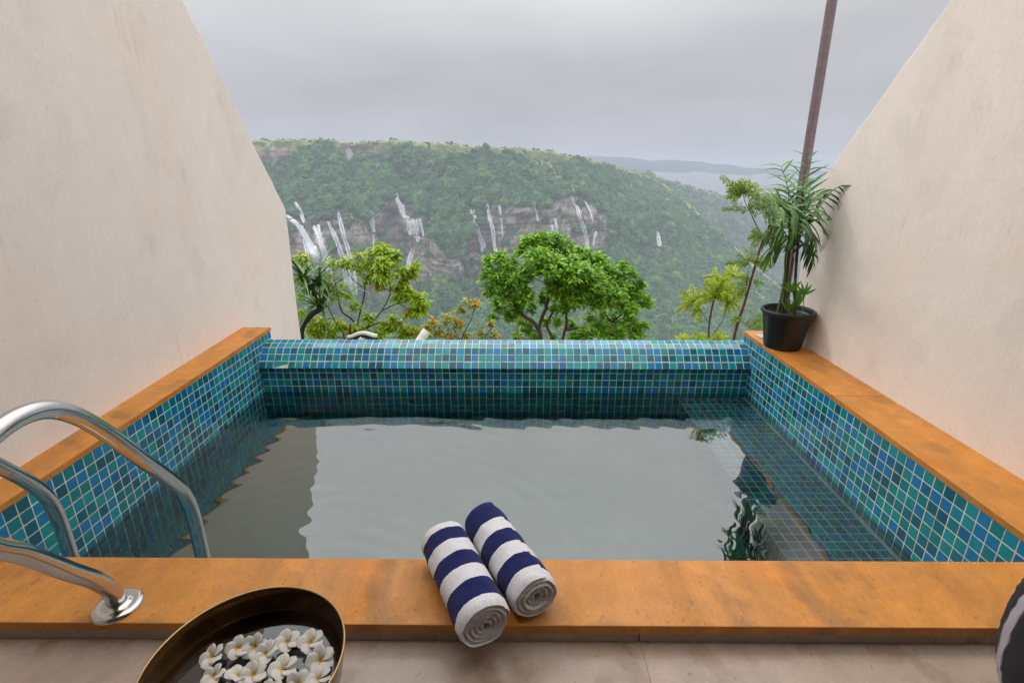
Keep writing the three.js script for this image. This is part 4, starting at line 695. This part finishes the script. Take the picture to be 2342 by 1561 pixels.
{
  const r = rng(640), fan = (x, y, n, L, a0, a1) => Array.from({ length: n }, (_, i) => { const a = lerp(a0, a1, n > 1 ? i / (n - 1) : 0.5) + (r() - 0.5) * 0.2, l = L * (0.75 + 0.5 * r()); return [x, y, x + Math.cos(a) * l, y + Math.sin(a) * l, (r() - 0.5) * 0.35]; });
  featherTree('young_tree', 'slender leaning young tree with feathery leaves before the far spur', 'young trees by the palm', 5, [1678, 800],
    [zb(0.018, 0.010, [560, 1540], [600, 1370], [660, 1190], [720, 980], [780, 770], [820, 635]), zb(0.006, 0.003, [820, 635], [770, 530], [720, 420], [660, 300], [650, 230]), zb(0.006, 0.003, [820, 635], [860, 540], [900, 440]), zb(0.004, 0.002, [660, 1190], [680, 1000], [705, 850]), zb(0.004, 0.002, [630, 1340], [690, 1390], [740, 1425])],
    zp([...fan(650, 240, 9, 130, -3.4, 0.3), [560, 190, 455, 90], [650, 260, 545, 185], ...fan(690, 330, 4, 100, -0.6, 0.9), [690, 385, 480, 370], ...fan(890, 440, 7, 110, -2.6, 0.6), ...fan(870, 520, 6, 110, -0.8, 1.6), ...fan(825, 620, 5, 100, -3.4, -2.6), ...fan(845, 600, 6, 90, -0.4, 1.2), ...fan(710, 830, 8, 130, -3.6, 0.2), [700, 850, 505, 840], ...fan(770, 830, 5, 120, -0.3, 0.9), ...fan(690, 960, 3, 80, 1.6, 3.2), [740, 990, 820, 1010], [745, 985, 770, 1040], ...fan(660, 1090, 5, 90, 2.2, 4.2), ...fan(630, 1330, 5, 90, 2.4, 4.0), ...fan(740, 1420, 4, 70, -2.2, 0), ...fan(830, 1390, 4, 90, -2.8, -1.2), ...fan(655, 210, 6, 90, -2.6, -0.4), ...fan(760, 270, 6, 100, -2.4, 1.2), ...fan(840, 380, 7, 100, -2.8, 1.0), ...fan(600, 250, 5, 80, 1.8, 4.2), ...fan(900, 320, 5, 90, -2.6, 0.6)]),
    { seed: 64, bark: M.redBark, leaf: 0.048, gap: 0.017, color: (r2, t) => { const k = r2(); return [lerp(0.14, 0.40, k * t + 0.2), lerp(0.28, 0.48, k), 0.02]; } });
  featherTree('young_tree', 'small dark-stemmed young tree with bright yellow-green feathery leaves', 'young trees by the palm', 5.6, [1620, 800],
    [zb(0.014, 0.010, [345, 1540], [350, 1400], [370, 1260], [395, 1160]), zb(0.005, 0.003, [365, 1490], [430, 1400], [490, 1300], [510, 1200]), zb(0.004, 0.002, [345, 1360], [290, 1270], [220, 1180])],
    zp([...fan(400, 1150, 14, 150, -3.6, 0.4), ...fan(430, 1090, 10, 120, -3.2, 0.4), ...fan(510, 1180, 10, 120, -2.6, 1.8), ...fan(220, 1185, 10, 130, 2.4, 5.6), [200, 1190, 60, 1260], ...fan(280, 1260, 5, 90, 1.6, 4), ...fan(560, 960, 8, 100, -3.4, 0.2), ...fan(590, 1080, 6, 90, -0.4, 2.4), ...fan(390, 960, 3, 70, -3.2, 0.3), ...fan(470, 1060, 6, 110, -2.6, 0), ...fan(120, 1520, 7, 70, -3.3, 0.2), ...fan(280, 1515, 8, 80, -3.3, 0.2), ...fan(440, 1515, 8, 70, -3.3, 0.2)]),
    { seed: 65, bark: M.bark, leaf: 0.05, gap: 0.016, color: (r2, t) => { const k = r2(); return [lerp(0.36, 0.66, k), lerp(0.52, 0.72, k), 0.014]; } });
}
{ // screw pine: long arching straps from a dark leaning trunk
  const dist = 5.4, hillY = -0.5 - (dist - 3.9) * 0.62, r = rng(66), base = atZ(676, 800, dist), root = V(base.x, hillY - 0.1, base.z), g = group('screw_pine', root); tag(g, 'screw pine with long dark strap leaves against the plaster wall end', 'plant');
  mesh('trunk', tube([root.clone(), atZ(690, 750, dist), atZ(708, 722, dist), atZ(735, 705, dist)].map((p) => local(root, p)), 0.05, 0.03, 8, 24, 0.15), M.dark, g);
  const heads = [[712, 672], [735, 705], [696, 640], [728, 650]], strap = (w) => { const P = [], I = [], C = []; for (let i = 0; i <= 8; i++) { const t = i / 8, y = t, z = -1.15 * t * t * w, hw = 0.013 * (1 - t ** 2.5) + 0.0015; P.push(-hw, z, y, 0, z - 0.008, y, hw, z, y); const k = 0.8 + 0.4 * t; for (let q = 0; q < 3; q++) C.push(0.075 * k, 0.19 * k, 0.03 * k); } for (let i = 0; i < 8; i++) for (let j = 0; j < 2; j++) { const a = i * 3 + j; I.push(a, a + 3, a + 1, a + 1, a + 3, a + 4); } const q = new THREE.BufferGeometry(); q.setAttribute('position', new THREE.Float32BufferAttribute(P, 3)); q.setAttribute('color', new THREE.Float32BufferAttribute(C, 3)); q.setIndex(I); q.computeVertexNormals(); return q; };
  const kinds = [0.35, 0.6, 0.9, 1.25].map(strap);
  heads.forEach(([x, y]) => { const c = local(root, atZ(x, y, dist)); for (let k = 0; k < 34; k++) { const m = mesh('strap_leaf', kinds[Math.floor(r() * 4)], glossLeaf, g), L = 0.3 + 0.32 * r(); m.position.copy(c).add(V((r() - 0.5) * 0.04, (r() - 0.5) * 0.06, (r() - 0.5) * 0.04)); m.rotation.order = 'YXZ'; m.rotation.set(-0.45 - 0.95 * r(), r() * 6.28, 0); m.scale.set(0.9, L, L); } });
}

// ---------------------------------------------------------------- potted palm on the coping
{
  const base = V(1.636, COPE_T, -3.02), g = group('potted_palm', base); tag(g, 'leafy palm in a black plastic pot on the sandstone coping', 'potted plant');
  const pot = mesh('pot', new THREE.LatheGeometry([[0, 0], [0.098, 0], [0.104, 0.006], [0.108, 0.03], [0.136, 0.205], [0.139, 0.214], [0.147, 0.216], [0.150, 0.224], [0.149, 0.235], [0.143, 0.239], [0.136, 0.236], [0.132, 0.215], [0.128, 0.19], [0.0, 0.185]].map(([a, b]) => new THREE.Vector2(a, b)), 64), phys(0.008, 0.008, 0.009, 0.38), g);
  const soil = new THREE.CircleGeometry(0.129, 40, 0, 6.2832); soil.rotateX(-Math.PI / 2); { const p = soil.attributes.position; for (let i = 0; i < p.count; i++) p.setY(i, 0.192 + 0.008 * noise3(p.getX(i) * 30, p.getZ(i) * 30, 1)); soil.computeVertexNormals(); } mesh('soil', soil, std(0.03, 0.022, 0.016, 1), g);
  const D = 3.02, at = (x, y, dz = 0) => local(base, atZ(x, y, D + dz)), r = rng(71), S = 3.2 / FOCAL;
  const stemMat = std(0.08, 0.14, 0.03, 0.6), darkStem = std(0.05, 0.07, 0.025, 0.6), brown = std(0.2, 0.09, 0.04, 0.7);
  const stem = (m, r0, r1, ...p) => mesh('stem', tube(p.map((q) => q instanceof THREE.Vector3 ? q : at(...q)), r0, r1, 8, 20), m, g);
  stem(darkStem, 0.009, 0.007, V(-0.03, 0.19, 0), [1800, 640], [1804, 590], [1808, 540], [1800, 470]);
  stem(stemMat, 0.007, 0.006, V(-0.075, 0.19, 0.02), [1795, 640], [1797, 590], [1806, 530]);
  stem(brown, 0.005, 0.005, V(0.0, 0.19, -0.03), [1808, 630], [1814, 580], [1818, 545]);
  stem(darkStem, 0.009, 0.007, V(0.03, 0.19, 0.03), [1819, 650], [1822, 600], [1826, 555], [1832, 500], [1836, 440]);
  stem(stemMat, 0.004, 0.003, V(-0.01, 0.19, 0.05), [1806, 660], [1816, 590]);
  // leaflet: unit length blade, drooping towards its tip
  const blade = (dr, w) => { const P = [], I = [], n = 6; for (let i = 0; i <= n; i++) { const t = i / n, hw = w * Math.pow(Math.sin(Math.PI * Math.min(0.985, 0.1 + 0.9 * t)), 0.7) * (1 - 0.3 * t), y = -dr * t * t; P.push(-hw, y + hw * 0.5, t * (1 - 0.25 * dr * t), 0, y, t * (1 - 0.25 * dr * t), hw, y + hw * 0.5, t * (1 - 0.25 * dr * t)); } for (let i = 0; i < n; i++) for (let j = 0; j < 2; j++) { const a = i * 3 + j; I.push(a, a + 1, a + 3, a + 1, a + 4, a + 3); } const q = new THREE.BufferGeometry(); q.setAttribute('position', new THREE.Float32BufferAttribute(P, 3)); q.setIndex(I); q.computeVertexNormals(); return q; };
  const blades = [[0.15, 0.066], [0.4, 0.068], [0.7, 0.07], [1.0, 0.068]].map(([a, b]) => blade(a, b));
  const lm = [[0.045, 0.13, 0.02], [0.075, 0.21, 0.024], [0.13, 0.32, 0.03], [0.025, 0.075, 0.02]].map((c) => phys(...c, 0.36, { transmission: 0.28, thickness: 0 }));
  const frond = (pts, n, L, opt = {}) => {
    const P = pts.map((q) => at(...q)), cv = new THREE.CatmullRomCurve3(P), f = mesh('frond', tube(P, 0.0042, 0.0015, 6, 18), opt.dark ? darkStem : stemMat, g), from = opt.from ?? 0.15;
    for (let k = 0; k < n; k++) for (const s of [-1, 1]) {
      const t = lerp(from, 1, k / (n - 1)), p = cv.getPointAt(Math.min(1, t)), tg = cv.getTangentAt(Math.min(1, t)), up = V((r() - 0.5) * 0.4, opt.hang ? 0.15 : 0.7, 0.75), side = tg.clone().cross(up).normalize().multiplyScalar(s);
      const dir = side.multiplyScalar(opt.hang ? 0.55 : 0.95).addScaledVector(tg, 0.5 + 0.25 * r()).add(V((r() - 0.5) * 0.25, (opt.hang ? -0.8 : 0.3) + (r() - 0.5) * 0.25, (r() - 0.5) * 0.5)).normalize();
      const z = dir, x = V(0, 1, 0.35).cross(z).normalize(), y = z.clone().cross(x), m = mesh('leaflet', blades[opt.hang ? Math.floor(r() * 2) : Math.floor(r() * 3)], lm[opt.dark ? (r() < 0.6 ? 3 : 0) : Math.floor(r() * 3)], f);
      m.quaternion.setFromRotationMatrix(new THREE.Matrix4().makeBasis(x, y, z)); m.position.copy(p); const l = L * 1.14 * S * (0.75 + 0.4 * r()) * (0.55 + 0.45 * Math.sin(Math.PI * Math.min(0.9, 0.2 + 0.75 * t))); m.scale.set(l * 1.1, l, l);
    }
  };
  frond([[1826, 555], [1832, 480], [1838, 420], [1848, 366]], 11, 56, { from: 0.25 });
  frond([[1832, 520, 0.02], [1856, 500], [1880, 462], [1910, 432, -0.05], [1938, 422, -0.08], [1952, 430, -0.1]], 13, 74, { hang: true, dark: true, from: 0.12 });
  frond([[1806, 540], [1806, 470], [1800, 420, 0.05], [1788, 382, 0.1]], 10, 54, { from: 0.25 });
  frond([[1808, 540, -0.02], [1795, 490, -0.12], [1770, 468, -0.2], [1742, 480, -0.25]], 10, 52, { from: 0.2 });
  frond([[1810, 560], [1790, 525, -0.1], [1765, 520, -0.2], [1748, 540, -0.25]], 9, 50, { hang: true });
  frond([[1820, 560], [1812, 500, -0.15], [1800, 470, -0.3], [1790, 470, -0.4]], 9, 50, {});
  frond([[1830, 545], [1844, 520, -0.1], [1858, 530, -0.2], [1866, 570, -0.22]], 9, 46, { hang: true, dark: true });
  frond([[1826, 570], [1842, 555, -0.05], [1854, 565, -0.1], [1860, 600, -0.12]], 8, 42, { hang: true, dark: true });
  frond([[1806, 575], [1790, 560], [1772, 565, -0.1], [1762, 590, -0.1]], 8, 44, { hang: true });
  frond([[1822, 560], [1826, 510, -0.2], [1836, 480, -0.35], [1850, 475, -0.45]], 9, 50, {});
  frond([[1815, 570], [1805, 545, 0.15], [1790, 540, 0.25], [1775, 560, 0.3]], 8, 44, { hang: true });
  frond([[1830, 550], [1836, 500, -0.05], [1850, 470, -0.15], [1862, 440, -0.25]], 9, 50, {});
  frond([[1818, 560], [1818, 500, 0.05], [1822, 450, 0.12], [1830, 405, 0.15]], 10, 50, {});
  // young shoots at the pot
  const shoot = (x, y, n, L, a0, a1) => { const p = at(x, y, -0.02); for (let k = 0; k < n; k++) { const a = lerp(a0, a1, n > 1 ? k / (n - 1) : 0.5), z = V(Math.cos(a), Math.sin(a), 0.3 * (r() - 0.5)).normalize(), xx = V(0, 0.3, 1).cross(z).normalize(), yy = z.clone().cross(xx), m = mesh('shoot_leaf', blades[0], lm[2], g); m.quaternion.setFromRotationMatrix(new THREE.Matrix4().makeBasis(xx, yy, z)); m.position.copy(p); const l = L * S; m.scale.set(l * 1.7, l, l); } };
  stem(stemMat, 0.003, 0.002, V(0.06, 0.19, 0.04), [1838, 700], [1838, 672]); shoot(1838, 674, 6, 30, 0.5, 2.6);
  stem(stemMat, 0.003, 0.002, V(0.01, 0.19, 0.05), [1806, 680], [1808, 665]); shoot(1808, 668, 5, 34, 0.9, 2.5); shoot(1824, 700, 4, 42, 1.2, 1.9); shoot(1806, 715, 4, 34, 1.0, 2.2);
}
{ // pale stone chip plate lying by the pot
  const p = atY(1747, 770, COPE_T), m = mesh('stone_plate', uvBox(new RoundedBoxGeometry(0.085, 0.008, 0.075, 2, 0.002)), std(0.5, 0.46, 0.42, 0.7, { bumpMap: stoneBump, bumpScale: 0.003 })); m.position.set(p.x, COPE_T + 0.0045, p.z); m.rotation.y = 0.12; tag(m, 'small pale stone plate lying on the coping beside the palm pot', 'plate');
}
{ // iron post beyond the corner of the terrace
  const x = 1.873, z = -3.6, g = new THREE.CylinderGeometry(0.029, 0.029, 9, 28, 60, false), p = g.attributes.position; uvBox(g);
  for (let i = 0; i < p.count; i++) { const k = 1 + 0.015 * noise3(p.getX(i) * 20, p.getY(i) * 3, p.getZ(i) * 20); p.setX(i, p.getX(i) * k); p.setZ(i, p.getZ(i) * k); } g.computeVertexNormals();
  const map = tex(256, (u, v) => { const k = 0.5 + 0.5 * tile(u, v, 10, 601, 5), s = sstep(0.2, 0.5, tile(u, v, 30, 603, 3)); return [lerp(0.43, 0.56, k) + 0.08 * s, lerp(0.37, 0.48, k) + 0.05 * s, lerp(0.39, 0.49, k) + 0.04 * s]; });
  const m = mesh('iron_post', g, new THREE.MeshStandardMaterial({ map: rep(map, 3), roughness: 0.45, metalness: 0.3 })); m.position.set(x, 3.2, z); m.rotation.z = 0.012; tag(m, 'tall brown iron post rising behind the potted palm', 'post');
}
{ // white pipe and pool brush in the gutter
  const a = V(-0.908, -0.358, -3.54), b = V(-0.672, -0.072, -3.70), d = b.clone().sub(a), g = group('white_pipe', a); tag(g, 'end of a white plastic pipe poking above the overflow wall', 'pipe');
  const w = std(0.78, 0.77, 0.74, 0.4), cy = (r, len, y0) => { const c = new THREE.CylinderGeometry(r, r, len, 24); c.translate(0, y0 + len / 2, 0); return c; }; const q = new THREE.Quaternion().setFromUnitVectors(V(0, 1, 0), d.clone().normalize());
  for (const [n, ge] of [['tube', cy(0.029, d.length() - 0.03, 0)], ['end_cap', cy(0.0325, 0.045, d.length() - 0.035)]]) { const m = mesh(n, ge, w, g); m.quaternion.copy(q); }
  const br = group('pool_brush', V(-1.16, -0.205, -3.66)); tag(br, 'white pool brush with black bristles lying behind the overflow wall', 'brush');
  const pts = []; for (let i = 0; i <= 12; i++) { const t = i / 12; pts.push(V(lerp(-0.09, 0.13, t), 0.118 + 0.022 * Math.cos(t * 6.28) * (t < 0.8 ? -0.6 : -0.7) + 0.012 * t, 0)); }
  mesh('brush_back', tube(pts, 0.013, 0.016, 12, 40), std(0.72, 0.71, 0.69, 0.4), br); const bt = pts.map((p) => p.clone().add(V(0, -0.024, 0.004))); mesh('bristles', tube(bt, 0.014, 0.012, 12, 40), std(0.012, 0.013, 0.016, 0.8), br);
  mesh('socket', tube([V(-0.1, -0.15, 0), V(-0.06, -0.02, 0), V(-0.02, 0.05, 0), V(0.02, 0.105, 0)], 0.04, 0.022, 14, 20), std(0.72, 0.71, 0.7, 0.45), br);
}

renderer.render(scene, camera);
